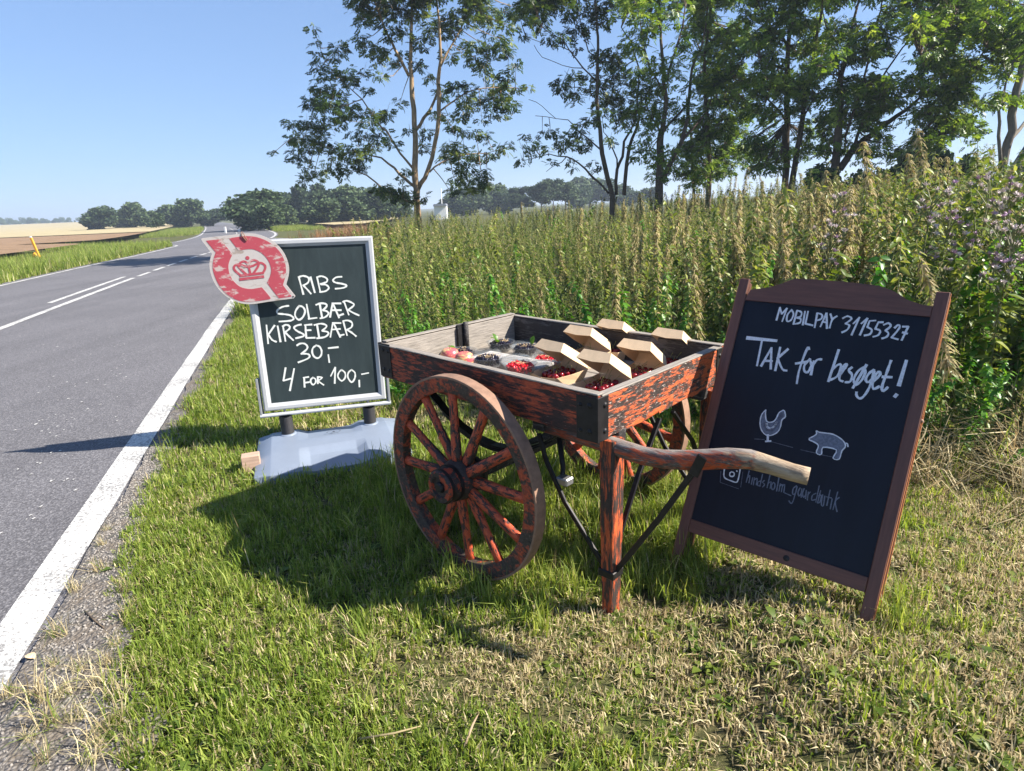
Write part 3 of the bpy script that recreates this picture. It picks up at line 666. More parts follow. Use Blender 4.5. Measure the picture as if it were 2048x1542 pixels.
wk += [weed(260+i, 1.0, 110, .050, .032, M['fine'], 30, .026, lean=.16, nodes=8, seedfrom=.7, pitch=.75, narrow=.5) for i in range(4)]   # 18-21 fine leaved
def weeds(name, n, box_, hfun, label):
    x = RNG.uniform(box_[0], box_[1], n); y = RNG.uniform(box_[2], box_[3], n); k = weed_in(x, y) & (np.abs(x) < y*1.02+2.2) & (x > -y*.5-2); x, y = x[k], y[k]; n = len(x)
    p = RNG.random(n); pt = vnoise(x, y, 1.25); seedy = .02+.75*sstep(.02, 1.0, x/np.maximum(y, 1)*4.2)*sstep(.48, .66, pt); green_ = np.where((x/y < .30) & (y < 6.0), .42+.75*sstep(.25, .6, vnoise(x+4, y, 1.4)), .08+.30*sstep(.55, .75, vnoise(x+4, y, .9)))+.45*np.exp(-(((x-3.4)/.8)**2+((y-3.6)/1.0)**2))
    idx = np.where(p < green_, RNG.integers(8, 12, n), np.where(p < green_+seedy, RNG.integers(4, 8, n), np.where(p < green_+seedy+.12, RNG.integers(12, 14, n), RNG.integers(0, 4, n))))
    fn = RNG.random(n) < np.interp(y, [4.5, 6, 8, 12], [.10, .35, .62, .70])*np.where(x/np.maximum(y, 1) > .55, .6, 1.0); idx = np.where(fn & ~((idx > 3) & (idx < 8) & (RNG.random(n) < .4)), RNG.integers(18, 22, n), idx)
    h = hfun(x, y)*(.80+.38*vnoise(x+7, y+3, .9))*RNG.uniform(.70, 1.04, n); h = np.where((idx > 3) & (idx < 8), h*RNG.uniform(1.0, 1.22, n), h); lowg = idx >= 8; h = np.where(lowg & (idx < 12), h*RNG.uniform(.55, .95, n), h)
    tl_ = np.where(RNG.random(n) < .10, .38, .12); rot = np.stack([RNG.normal(0, 1, n)*tl_, RNG.normal(.02, 1, n)*tl_, RNG.uniform(0, 6.28, n)], -1)
    return tag(scatter(name, wk, np.stack([x, y, gz(x, y)-.01], -1), rot, h, idx), label, 'weeds', None, 'stuff')
hf = lambda x, y: (.98+.34*sstep(-.3, 2.2, x)+.13*sstep(1.5, 4, x)+.10*sstep(5, 9, y))*(.55+.45*sstep(.0, .7, np.minimum(y-np.interp(x, [-1.55, -.85, -.55, .3, 1.2, 1.9, 2.4, 3.2, 5], [7, 5, 4.35, 4.15, 3.75, 3.3, 3.02, 2.85, 2.75]), 3)+.35))
weeds('tall_weeds', 1900, (-2.2, 6.5, 1.0, 7.2), hf, 'dense bank of tall nettles and seed heads behind the cart')
weeds('back_weeds', 2600, (-5, 15, 7.2, 15), lambda x, y: 1.22+.25*sstep(1, 8, x)+0*y, 'olive green weeds further back below the trees')
weeds('far_weeds', 2400, (-14, 22, 15, 30), lambda x, y: 1.30+.3*sstep(2, 12, x)+0*y, 'far edge of the weed field at the foot of the trees')
# front fringe of low leafy growth and fallen straw
def fringe(n):
    t = RNG.random(n); i = RNG.integers(4, 11, n); a, b = WF[i], WF[i+1]; p = a+(b-a)*t[:, None]; return p[:, 0]+RNG.normal(0, .16, n), p[:, 1]+RNG.normal(-.02, .18, n)
x, y = fringe(520); k = ~((x < -.15) & (np.abs(y-(3.82+(x+1.21)*.284)) < .42)); x, y = x[k], y[k]; n = len(x); p = RNG.random(n); idx = np.where(p < .5, RNG.integers(8, 12, n), np.where(p < .7, RNG.integers(16, 18, n), RNG.integers(0, 4, n)))
tag(scatter('weed_fringe', wk, np.stack([x, y, gz(x, y)-.01], -1), np.stack([RNG.normal(0, .3, n), RNG.normal(0, .3, n), RNG.uniform(0, 6, n)], -1), RNG.uniform(.2, .62, n), idx), 'low leafy growth along the foot of the nettle bank', 'weeds', None, 'stuff')
# pale dry stalks lying about the foot of the bank on the right
dstalk = [tuft(26, .10, .18, .55, .0050, .9, [M['grass'], M['straw']], .90, 270+i, .9) for i in range(3)]
n = 90; x = RNG.uniform(1.5, 3.2, n); y = np.interp(x, [1.5, 1.9, 2.4, 3.2], [3.45, 3.2, 2.95, 2.8])+RNG.normal(-.22, .25, n)
tag(scatter('dry_stalks', dstalk, np.stack([x, y, gz(x, y)], -1), np.stack([RNG.normal(0, .35, n), RNG.normal(0, .35, n), RNG.uniform(0, 6, n)], -1), RNG.uniform(.6, 1.2, n), RNG.integers(0, 3, n)), 'pale dry stalks and litter at the foot of the bank right of the leaning chalkboard', 'dry grass', None, 'stuff')
def mk_red(n):
    t = RNG.random(n); y = 9+t*30; return np.interp(y, [9, 16, 30, 40], [-2.6, -4.6, -7.2, -9.3])+RNG.normal(0, .7, n)*np.interp(y, [9, 40], [.6, 1.6]), y
x, y = mk_red(420); n = len(x)
tag(scatter('red_dry_grass', wk, np.stack([x, y, gz(x, y)], -1), np.stack([RNG.normal(0, .1, n), RNG.normal(0, .1, n), RNG.uniform(0, 6, n)], -1), RNG.uniform(.7, 1.15, n), RNG.integers(14, 16, n)), 'reddish brown dry grass beside the weed field', 'grass', None, 'stuff')
y = 26+RNG.random(900)*56; x = edge_x(y, -RW-5.4)-RNG.random(900)**1.5*40; n = len(x)
#@@TREES
# ================================================================== trees
# compound leaf: a drooping rib with seven leaflets, one metre long before scaling
def compound():
    V = []; Fc = []
    def leaflet(p, d, L, wd):
        d = np.array(d)/np.linalg.norm(d); s = np.cross(d, (0, 0, 1)); s /= np.linalg.norm(s); k = len(V)
        V.extend([p, p+d*L*.5+s*wd+np.array([0, 0, .03]), p+d*L-np.array([0, 0, .10*L]), p+d*L*.5-s*wd+np.array([0, 0, .03])]); Fc.extend([(k, k+1, k+2), (k, k+2, k+3)])
    for i, t in enumerate((.25, .5, .75)):
        p = np.array([0, t, -.18*t*t])
        for s in (-1, 1): leaflet(p, (s*.9, .55, -.1), .46, .145)
    leaflet(np.array([0, .82, -.13]), (0, 1, -.25), .5, .13)
    return np.array(V), np.array(Fc)
CV, CF = compound()
def crown_leaves(name, clumps, leafm, parent, size, dens, rng, dark=.0):
    """clumps: (centre world, radius m)"""
    P = []; Rr = []; S = []; T = []
    sun = np.array(sdir)
    for c, rad in clumps:
        n = max(4, int(dens*(rad/size)**2)); d = rng.normal(0, 1, (n, 3)); d /= np.linalg.norm(d, axis=1)[:, None]
        r = rad*rng.random(n)**.5; p = c+d*r[:, None]*np.array([1, 1, .85])
        az = np.arctan2(d[:, 1], d[:, 0])-math.pi/2+rng.normal(0, .8, n)
        P.append(p); Rr.append(np.stack([rng.normal(-.35, .45, n), rng.normal(0, .5, n), az], -1)); S.append(size*rng.uniform(.65, 1.2, n))
        T.append(np.clip(rng.normal(rng.normal(.42, .12), .16, n), 0, 1))
    P = np.concatenate(P); Rr = np.concatenate(Rr); S = np.concatenate(S); T = np.concatenate(T)
    V, Fc, t = replicate(CV, CF, P, eulers(Rr[:, 0], Rr[:, 1], Rr[:, 2]), S, T)
    return link(name, fastmesh(name, V, Fc, [leafm], None, t), parent)
def tree_px(name, label, limbs, clumps, Y, org, scl, leafm, barkm, size=.26, dens=5.5, dj=1.6, seed=1, auto=(), group='trees behind the weeds', twigs=True, above=None, tight=1.18):
    """limbs and leaf clumps measured in a crop of the photo (origin org, scale scl), set at depth Y with real depth spread"""
    rng = np.random.default_rng(seed); px = lambda u, v, y: at(org[0]+u/scl, org[1]+v/scl, y); mpp = Y/F/scl
    u0, v0, _ = limbs[0][0]; base = px(u0, v0, Y); gzb = float(gz(base[0], Y)); root = empty(name, (base[0], Y, gzb), label, 'tree', group)
    off = -np.array([base[0], Y, gzb]); mb = MB(); nodes = []
    for li, L in enumerate(limbs):
        k = len(L); ang = rng.uniform(-1, 1); sp = dj*.9*ang*(0 if li == 0 else 1); pts = []; rad = []
        y0 = Y if li == 0 else None
        if li:                                                   # start at the nearest existing node
            s0 = np.array(L[0][:2]); j = min(range(len(nodes)), key=lambda q: (nodes[q][1][0]-s0[0])**2+(nodes[q][1][1]-s0[1])**2); y0 = nodes[j][0][1]
        length = sum(math.hypot(L[i+1][0]-L[i][0], L[i+1][1]-L[i][1]) for i in range(k-1))*mpp; acc = 0
        for i, (u, v, r) in enumerate(L):
            if i: acc += math.hypot(u-L[i-1][0], v-L[i-1][1])*mpp
            y = y0+sp*(acc/max(length, .1))+rng.normal(0, .04); p = px(u, v, y); pts.append(p+off); rad.append(max(.008, r*mpp)); nodes.append((p, (u, v), r))
        if li == 0: pts.insert(0, np.array([pts[0][0], 0, -.1])); rad.insert(0, rad[0]*1.25)
        # refine
        q = []; qr = []
        for i in range(len(pts)-1):
            for t in (0, .5):
                q.append(pts[i]*(1-t)+pts[i+1]*t+rng.normal(0, .018, 3)*(t > 0)); qr.append(rad[i]*(1-t)+rad[i+1]*t)
        q.append(pts[-1]); qr.append(rad[-1]); mb.tube(q, qr, 8 if li < 3 else 5)
        for i in range(k-1):                                    # extra nodes along the limb
            for t in (.33, .66): nodes.append((( (pts[i+(li == 0)]-off)*(1-t)+(pts[i+1+(li == 0)]-off)*t), (L[i][0]*(1-t)+L[i+1][0]*t, L[i][1]*(1-t)+L[i+1][1]*t), L[i][2]))
    cl = []
    al = list(clumps)
    for (u, v, rx, ry) in auto:
        n = max(3, int(rx*ry/(46*46)*3.1))
        for _ in range(n):
            a = rng.uniform(0, 6.28); q = math.sqrt(rng.random()); al.append((u+rx*q*math.cos(a), v+ry*q*math.sin(a), rng.uniform(34, 58)))
    if above:                                                    # the crown goes on above the picture
        for _ in range(above[4]):
            t = rng.random(); hw = (above[1]-above[0])/2*math.sqrt(max(0, 1-t*t)); al.append(((above[0]+above[1])/2+hw*rng.uniform(-1, 1), above[2]+(above[3]-above[2])*t, rng.uniform(45, 85)))
    NU = np.array([n_[1] for n_ in nodes]); NR = np.array([n_[2] for n_ in nodes])
    for (u, v, r) in al:
        d2 = (NU[:, 0]-u)**2+(NU[:, 1]-v)**2+np.maximum(0, NR-9)**2*900; j = int(np.argmin(d2)); b = nodes[j][0]; y = float(np.clip(b[1]+rng.normal(0, dj*.45), Y-dj*2, Y+dj*2))
        c = px(u, v, y); cl.append((c+off, max(.10, r*mpp*tight)))
        if twigs:
            m_ = (b+c)/2+np.array([0, 0, -.12*np.linalg.norm(c-b)*rng.uniform(-.3, 1)]); rr = min(.03, .010+.006*np.linalg.norm(c-b))
            mb.tube([b+off, m_+off, c+off], [rr, rr*.7, .006], 4, cap=False)
            for _ in range(3):
                e = c+rng.normal(0, 1, 3)*r*mpp*.6; mb.tube([m_*.3+c*.7+off, e+off], [.008, .004], 3, cap=False)
    mb.build('trunk', barkm, root, smooth=True)
    crown_leaves('crown', cl, leafm, root, size, dens, rng)
    return root
M['barkgrey'] = plain('bark_grey', (.16, .14, .115), .9, .4, 6, 0, .8, (3, 3, .8), .03, .2)
# --- the lone ash left of centre
O1, S1 = (520, 0), 3.426
L1 = [[(1078,1440,22),(1075,1300,22),(1060,1150,20),(1065,950,17),(1055,750,16),(1040,600,15),(1030,450,12),(1035,250,10),(1040,100,8),(1045,-100,6),(1050,-350,3)],
 [(1080,1300,15),(1130,1220,14),(1180,1080,13),(1215,900,13),(1225,720,13),(1220,560,12),(1240,400,9),(1230,200,8),(1215,50,6),(1200,-200,3)],
 [(1070,890,10),(1120,810,10),(1190,700,8),(1225,600,6)],
 [(1060,1280,10),(990,1220,10),(920,1150,8),(830,1080,6),(700,1040,4),(500,1020,3)],
 [(1045,1150,8),(960,1050,7),(870,900,6),(800,830,5),(700,680,4),(600,590,3),(500,480,2)],
 [(1020,520,10),(960,400,9),(900,280,8),(850,180,6),(800,50,4),(760,-100,3)],
 [(1240,450,7),(1320,300,6),(1400,150,4),(1480,0,3),(1550,-150,2)],
 [(1235,760,6),(1330,690,5),(1450,620,4),(1600,600,3),(1750,600,2)],
 [(1160,1180,6),(1250,1110,5),(1400,1060,4),(1550,1050,2),(1700,1010,1.5)],
 [(1060,1400,6),(850,1300,6),(730,1200,5),(640,1170,3)],
 [(700,680,4),(600,720,3),(450,740,2.5),(330,720,2)], [(500,1020,3),(380,980,2.5),(250,930,2)], [(500,480,2),(430,380,2),(380,230,1.5)]]
C1 = [(360,190,30),(380,290,35),(400,370,35),(540,340,50),(560,300,40),(500,400,50),(380,460,50),(480,500,60),(590,510,60),(620,560,50),(720,500,40),(740,620,40),(420,600,80),(520,640,70),(400,700,80),(330,710,60),(480,730,90),(600,740,80),(580,800,50),(230,850,60),(330,850,70),(430,860,90),(540,830,60),(230,960,70),(330,960,90),(420,980,90),(520,1050,70),(630,1040,80),(700,1050,70),(270,1060,70),(90,1050,30),(300,1130,40),(370,1190,80),(480,1150,70),(580,1160,70),(680,1130,60),(300,1230,50),(740,840,60),(700,780,50),(800,780,60),(860,800,40),(720,930,60),(820,920,70),(780,1000,60),(900,980,50),(620,920,30),
 (680,40,80),(760,90,80),(700,140,50),(850,60,80),(960,60,80),(1080,80,90),(880,200,70),(980,220,50),(700,270,50),(750,330,60),(850,350,50),(800,400,50),(830,520,40),(920,430,50),(980,370,40),(1100,300,60),(1080,440,50),(1160,520,40),(1180,210,80),(1290,130,80),(1400,110,90),(1500,50,100),(1560,140,90),(1680,90,80),(1780,60,50),(1700,170,50),(1300,200,70),(1300,370,50),(1390,360,30),(1450,300,60),(1480,400,80),(1600,320,90),(1680,280,60),(1700,360,40),(1540,470,60),(1750,450,45),(1600,520,40),(1700,540,60),(1640,600,80),(1760,610,40),(1840,600,35),(1330,590,60),(1250,640,60),(1440,600,50),(1420,690,80),(1540,680,80),(1650,680,70),(1720,730,60),(1600,750,60),(1400,780,60),(1290,800,50),(1520,820,30),(1660,800,25),(1200,780,40),(1140,900,50),(1120,1000,60),(1330,880,50),(1390,910,50),(1480,900,40),(1550,930,50),(1300,1000,60),(1340,1050,80),(1450,1070,60),(1560,1060,60),(1660,1020,50),(1710,990,30),(1270,1080,50),(1380,1150,80),(1420,1220,80),(1520,1200,60),(1340,1260,50),(1310,1320,40),(1560,1270,60),(1440,1290,60),(1020,890,30),(960,700,40),(880,760,30),(990,1180,40),(960,1230,30),(980,1320,80),(880,1310,60),(820,1290,60),(1030,1370,50),(1120,1360,40)]
tree_px('ash_tree', 'lone tree with open crown and pale sunlit forked trunk, left of the other trees', L1, C1, 22, O1, S1, M['ash'], M['bark'], .20, 17, 1.7, 11, tight=.98, above=(650, 1600, 0, -420, 90))
# --- group of ash trees on the right
O2, S2 = (1030, 0), 3.671
L2 = [[(715,1440,18),(680,1310,17),(640,1130,16),(625,950,14),(600,750,12),(605,550,11),(610,350,9),(600,200,8),(590,50,6),(585,-200,3)],
 [(745,1430,12),(750,1240,11),(790,1150,10),(800,1040,9),(850,960,7),(880,900,6),(900,700,6),(910,500,5),(850,300,4),(780,200,3)],
 [(800,1430,14),(820,1200,13),(840,1080,12),(890,950,10),(920,820,7),(930,650,5)],
 [(690,1420,8),(560,1290,8),(470,1200,6),(380,1150,5),(250,1130,3),(60,1180,2)], [(630,1100,6),(540,1020,5),(440,940,4),(390,880,3),(300,870,2),(150,850,2)],
 [(600,600,6),(500,500,5),(400,370,4),(330,280,3),(200,200,2)], [(605,450,5),(540,380,4),(480,150,3),(420,0,2)], [(750,1230,6),(730,1120,5),(690,1020,4),(650,970,2)],
 [(600,730,4),(480,640,3),(350,640,2)], [(300,870,2),(200,780,1.5),(100,730,1)], [(380,1150,4),(300,1210,2),(230,1260,1.5)], [(500,500,3),(350,480,2),(200,420,1.5),(140,330,1)], [(400,370,3),(250,330,2),(80,270,1.5)], [(820,1240,5),(850,1180,4),(900,1150,3)]]
C2 = [(60,30,60),(30,100,50),(90,20,50),(150,40,90),(250,30,80),(200,120,60),(130,150,50),(190,210,45),(300,270,50),(260,290,40),(380,30,70),(440,200,60),(480,250,50),(370,280,40),(400,100,50),(60,260,35),(540,80,60),(530,210,35),(600,130,50),(640,50,80),(650,170,50),(450,350,30),(620,400,70),(700,400,60),(740,440,60),(660,480,60),(350,600,60),(430,570,60),(330,650,50),(430,710,60),(480,690,40),(560,560,50),(620,640,80),(650,760,90),(640,850,70),(760,500,70),(720,560,60),(780,620,70),(800,720,70),(720,700,60),(550,870,40),(500,900,35),(200,980,35),(260,970,50),(330,1010,60),(70,1010,35),(60,1080,30),(130,1050,40),(120,1130,30),(240,1100,30),(360,1060,60),(420,1050,50),(480,980,60),(540,1020,45),(500,1080,50),(50,1170,40),(170,1070,30),(270,1190,30),(400,1180,30),(420,1235,30),(570,1190,25),(570,1250,25),(635,1220,25),(700,1020,40),(780,900,60),(830,850,70),(760,820,60)]
tree_px('ash_tree', 'dark tree of three slender stems with bare twiggy branches reaching left', L2, C2, 19.5, O2, S2, M['ash'], M['barkdark'], .19, 17, 1.5, 12, tight=.98, above=(50, 900, 0, -380, 70))
L3 = [[(1058,1420,28),(1060,1280,26),(1065,1100,25),(1070,990,22),(1090,900,16),(1110,750,14),(1090,600,12),(1080,400,10),(1070,200,8),(1060,0,6),(1050,-250,3)],
 [(1080,1330,18),(1150,1180,18),(1220,1050,16),(1270,860,13),(1280,700,11),(1300,500,9),(1370,350,8),(1400,200,6),(1420,0,4)], [(1230,1030,10),(1330,920,9),(1420,800,7),(1440,650,5)], [(1080,980,10),(1160,880,9),(1270,760,8)], [(1110,600,8),(1170,400,7),(1230,200,6),(1250,50,4)], [(1060,950,6),(1000,850,4),(950,720,3)], [(1090,700,6),(990,500,5),(930,250,4),(900,60,3)]]
C3 = [(900,300,90),(880,370,70),(930,130,100),(830,60,90),(1000,60,100),(1000,200,90),(1100,100,90),(1180,80,80),(1270,200,60),(1280,270,60),(1200,300,50),(1240,350,60),(920,520,90),(900,600,80),(960,640,70),(1020,450,70),(1080,520,90),(1130,580,80),(1180,470,60),(1050,620,70),(1000,700,80),(950,780,90),(1050,800,90),(880,780,80),(860,850,70),(1000,880,80),(1150,750,70),(1240,780,50),(1200,860,60),(1100,900,60),(960,960,70),(930,1050,70),(980,1130,70),(920,1130,50),(1070,1170,60),(1110,1200,50),(1030,1230,60),(1060,1300,50),(990,1300,40),(1170,1250,60),(1150,1100,60),(1220,950,50),(1300,640,60)]
tree_px('ash_tree', 'stout tree forking low into a slanting right limb, with thick dark foliage', L3, C3, 19, O2, S2, M['ash2'], M['barkdark'], .19, 10, 1.5, 13, above=(800, 1420, 0, -380, 60))
L4 = [[(1425,1350,17),(1422,1200,16),(1420,1050,15),(1410,850,14),(1400,700,12),(1390,500,10),(1400,350,9),(1430,150,7),(1440,0,5),(1445,-200,3)], [(1440,1260,8),(1480,1170,6),(1530,1090,4)], [(1420,1000,7),(1360,900,6),(1300,820,4)], [(1405,720,6),(1500,650,5),(1580,560,3)], [(1400,450,6),(1330,300,4),(1290,150,3)]]
A4 = [(1450,560,130,110),(1380,620,90,80),(1540,620,100,70),(1400,420,80,90),(1420,250,70,110),(1360,150,80,90),(1430,60,90,60),(1350,1080,90,90),(1450,1020,110,90),(1500,920,130,80),(1400,900,80,70),(1550,1050,90,80),(1480,1180,90,60),(1380,1200,70,60),(1250,1200,80,70),(1300,1300,70,50),(1480,780,100,70),(1600,800,80,80),(1250,1100,50,50),(1650,300,110,150),(1640,550,100,110),(1680,800,90,110),(1620,1000,100,110),(1600,1180,90,60),(1720,1120,80,80),(1540,330,80,120),(1350,1290,80,50),(1520,1270,90,50)]
tree_px('ash_tree', 'slender upright tree with a small low fork, right of the stout forked tree', L4, [], 20.5, O2, S2, M['ash2'], M['barkdark'], .19, 9, 1.5, 14, A4, above=(1250, 1620, 0, -350, 50))
L4b = [[(1312,1390,10),(1300,1150,9),(1290,950,7),(1270,850,5),(1260,700,3)], [(1300,1150,5),(1350,1040,4),(1370,950,2)]]
tree_px('ash_tree', 'thin young tree between the stout forked tree and the slender upright tree', L4b, [(1290,960,50),(1330,1000,45),(1270,1040,50),(1330,1130,45),(1260,880,50)], 21.5, O2, S2, M['ash2'], M['barkdark'], .23, 14, .8, 15)
O3, S3 = (1500, 0), 3.671
L5 = [[(260,1310,22),(265,1100,22),(275,900,20),(270,700,17),(275,500,15),(280,350,14),(295,200,11),(310,50,8),(320,-200,4)], [(270,900,9),(200,800,7),(130,730,5),(60,650,3)], [(275,520,8),(170,470,6),(80,430,4)], [(280,330,8),(180,230,6),(100,120,4)]]
A5 = [(60,60,110,90),(230,90,150,90),(100,260,130,80),(130,330,140,80),(350,220,80,90),(230,560,70,70),(60,620,100,90),(110,700,90,60),(80,830,100,80),(250,640,80,100),(60,1020,90,70),(100,1120,110,80),(220,1080,60,80),(220,1190,50,60),(60,1220,70,80),(400,350,70,80),(150,480,90,70),(420,950,70,70),(420,1050,60,60)]
tree_px('ash_tree', 'straight reddish trunked tree with bright foliage, left of a matching pair', L5, [], 18.5, O3, S3, M['ash2'], M['barkdark'], .18, 9, 1.5, 16, A5, above=(-50, 420, 0, -350, 50))
L5b = [[(315,1300,20),(345,1100,18),(385,880,16),(430,600,13),(470,400,11),(500,200,9),(530,50,7),(550,-200,3)], [(390,860,7),(450,760,5),(500,680,3)], [(430,600,7),(520,420,5),(560,300,3)]]
A5b = [(380,620,110,100),(440,700,110,90),(330,800,60,60),(530,320,60,60),(480,330,50,60),(360,1110,70,40),(480,160,90,60),(420,480,60,50)]
tree_px('ash_tree', 'straight tree leaning slightly right, right of a matching pair of trunks', L5b, [], 17.8, O3, S3, M['ash2'], M['barkdark'], .18, 9, 1.4, 17, A5b, above=(350, 750, 0, -350, 40))
L6 = [[(620,1270,28),(640,1100,27),(650,950,25),(660,800,22),(660,600,18),(700,450,15),(730,300,12),(760,150,9),(800,0,6),(830,-250,3)], [(660,1240,25),(740,1120,24),(830,1030,22),(950,940,18),(1080,850,14),(1200,760,10),(1350,640,6)], [(760,1100,12),(820,900,9),(900,720,7),(1000,520,6),(1120,350,5),(1250,200,4)], [(700,1000,9),(780,760,8),(860,480,7),(920,250,6),(960,80,5),(1000,-50,4)], [(620,1150,6),(550,1010,5),(480,930,4)], [(660,620,7),(640,400,5),(560,200,4),(530,60,3)], [(860,480,5),(1000,330,4),(1100,180,3)]]
A6 = [(560,480,90,80),(700,260,90,70),(640,420,90,80),(620,200,70,50),(730,370,70,70),(890,270,110,80),(940,340,90,70),(850,380,80,60),(960,200,90,50),(1040,80,60,60),(700,640,120,80),(820,630,110,80),(930,620,110,80),(1010,600,80,60),(900,760,120,90),(760,790,110,90),(640,860,80,80),(600,950,60,80),(1050,720,110,90),(850,900,120,80),(560,860,60,70),(520,1130,50,60),(520,1240,50,40),(600,1040,50,80),(880,1080,110,60),(960,1010,90,50),(700,1100,60,50),(840,1160,80,50)]
tree_px('ash_tree', 'big spreading tree with one limb slanting far right above the tall weeds', L6, [], 16.5, O3, S3, M['ash2'], M['barkdark'], .18, 9, 1.5, 18, A6, above=(450, 1150, 0, -350, 60))
L7 = [[(1390,1220,17),(1400,1080,15),(1420,950,11),(1440,800,8),(1480,600,6),(1500,400,5),(1520,200,4),(1540,0,3),(1550,-200,2)], [(1420,950,7),(1330,830,5),(1280,640,4),(1250,400,3)], [(1440,800,6),(1560,640,5),(1700,400,4),(1800,200,3)]]
A7 = [(1180,180,120,80),(1280,120,120,90),(1400,80,140,90),(1550,60,150,90),(1700,90,130,100),(1350,230,120,80),(1480,240,130,80),(1620,200,130,90),(1750,260,120,90),(1890,240,110,100),(1950,350,80,120),(1880,430,110,80),(1400,340,120,70),(1540,420,120,80),(1300,420,80,60),(1430,470,110,70),(1240,630,120,80),(1350,640,110,80),(1480,560,110,90),(1600,520,90,80),(1400,750,130,70),(1560,680,100,70),(1300,830,140,80),(1450,880,110,80),(1400,960,120,70),(1540,900,80,90),(1590,990,50,40),(1280,980,100,60),(1640,760,70,60),(1680,930,60,40),(1200,1100,140,70),(1080,1130,100,60),(1320,1100,100,70)]
tree_px('ash_tree', 'broad leafy tree on a thin trunk between the slanting limb and the house roof', L7, [], 16.5, O3, S3, M['ash2'], M['barkdark'], .18, 9, 1.5, 19, A7, above=(1100, 2000, 0, -350, 70))
L8 = [[(1850,1250,28),(1890,1050,27),(1920,850,26),(1960,650,25),(2000,480,20),(2060,250,14),(2100,50,9),(2120,-150,5)], [(1900,1080,14),(1980,950,12),(2060,830,9)], [(1840,1200,12),(1825,1000,11),(1825,800,9),(1880,600,6),(1930,450,5)]]
A8 = [(1900,690,110,60),(1810,730,80,50),(1940,60,100,80),(2040,150,80,80),(1880,560,60,50),(2000,700,60,50),(2120,300,120,120),(2150,60,140,120)]
tree_px('ash_tree', 'grey leaning trunk at the right edge in front of the tiled roof', L8, [], 14, O3, S3, M['ash2'], M['barkgrey'], .17, 9, 1.2, 20, A8)

# --- distant trees: a shared crown of leaf sprays over a shaded core
def far_crown(seed, n=1500, lobes=9, tall=1.0, leaf=.055):
    r = np.random.default_rng(seed); cs = [(np.array([0, 0, .5*tall]), .36)]
    for _ in range(lobes):
        a = r.uniform(0, 6.28); q = r.uniform(.12, .34); cs.append((np.array([q*math.cos(a), q*math.sin(a), tall*r.uniform(.18, .86)]), r.uniform(.13, .26)))
    P = []; Rr = []; S = []; T = []; wsum = sum(c[1]**2 for c in cs)
    for c, rad in cs:
        m_ = int(n*rad*rad/wsum); d = r.normal(0, 1, (m_, 3)); d /= np.linalg.norm(d, axis=1)[:, None]
        P.append(c+d*rad*r.uniform(.80, 1.08, m_)[:, None]*np.array([1, 1, .9])); Rr.append(r.uniform(0, 6.28, (m_, 3))); S.append(leaf*r.uniform(.6, 1.4, m_)); T.append(np.clip(r.normal(.45, .2, m_), 0, 1))
    q = np.array([(-.5, -.35, 0), (.5, -.3, .1), (.45, .4, 0), (-.4, .45, .12)]); V, Fc, t = replicate(q, np.array([(0, 1, 2), (0, 2, 3)]), np.concatenate(P), eulers(*np.concatenate(Rr).T), np.concatenate(S), np.concatenate(T))
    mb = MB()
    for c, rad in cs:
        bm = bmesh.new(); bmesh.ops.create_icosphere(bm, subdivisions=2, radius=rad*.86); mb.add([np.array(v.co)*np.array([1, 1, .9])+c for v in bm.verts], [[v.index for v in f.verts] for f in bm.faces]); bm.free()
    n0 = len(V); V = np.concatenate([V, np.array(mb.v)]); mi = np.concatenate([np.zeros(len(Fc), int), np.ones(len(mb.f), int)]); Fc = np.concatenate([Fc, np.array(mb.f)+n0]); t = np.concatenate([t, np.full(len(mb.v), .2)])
    return fastmesh('far_crown', V, Fc, [M['far'], M['core']], mi, t)
def far_trunk():
    mb = MB(); mb.tube([(0, 0, -.05), (.01, 0, .15), (0, .01, .4), (0, 0, .7)], [.03, .024, .018, .006], 6); return mb.mesh('far_trunk', [M['barkdark']], True)
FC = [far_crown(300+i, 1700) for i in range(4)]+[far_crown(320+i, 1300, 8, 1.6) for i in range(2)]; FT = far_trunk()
CORN = ['first', 'second', 'third', 'fourth', 'fifth', 'sixth', 'seventh', 'eighth', 'ninth', 'tenth', 'eleventh', 'twelfth', 'thirteenth', 'fourteenth']
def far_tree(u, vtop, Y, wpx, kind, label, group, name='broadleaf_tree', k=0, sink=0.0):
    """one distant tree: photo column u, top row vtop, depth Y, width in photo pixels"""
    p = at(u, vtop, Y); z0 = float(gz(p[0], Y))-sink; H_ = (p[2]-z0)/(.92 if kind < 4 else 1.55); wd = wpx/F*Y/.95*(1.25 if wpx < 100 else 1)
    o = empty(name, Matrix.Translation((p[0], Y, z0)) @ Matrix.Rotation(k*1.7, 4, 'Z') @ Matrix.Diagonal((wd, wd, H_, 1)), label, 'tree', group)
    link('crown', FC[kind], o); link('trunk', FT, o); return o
G1 = 'clump of distant trees in the wheat field'
for k, (u, vt, wp_) in enumerate([(195, 415, 62), (228, 421, 55), (262, 410, 50), (290, 424, 45), (318, 413, 55), (345, 406, 60), (375, 403, 58), (398, 424, 50), (420, 417, 60)]):
    far_tree(u, vt, 112+(k*37) % 22, wp_, k % 4, 'hazy round tree, %s from the left in the distant clump beyond the wheat' % CORN[k], G1, k=k)
far_tree(312, 425, 95, 26, 4, 'small bushy tree standing alone in front of the distant clump', None, 'field_tree', 3)
far_tree(492, 381, 70, 128, 0, 'big dark dome shaped tree beside the road bend', None, 'round_tree', 1)
far_tree(532, 412, 66, 60, 2, 'bright green lobe of a bush at the right of the dome shaped tree', None, 'round_bush', 2)
G2 = 'line of trees behind the red dry grass'
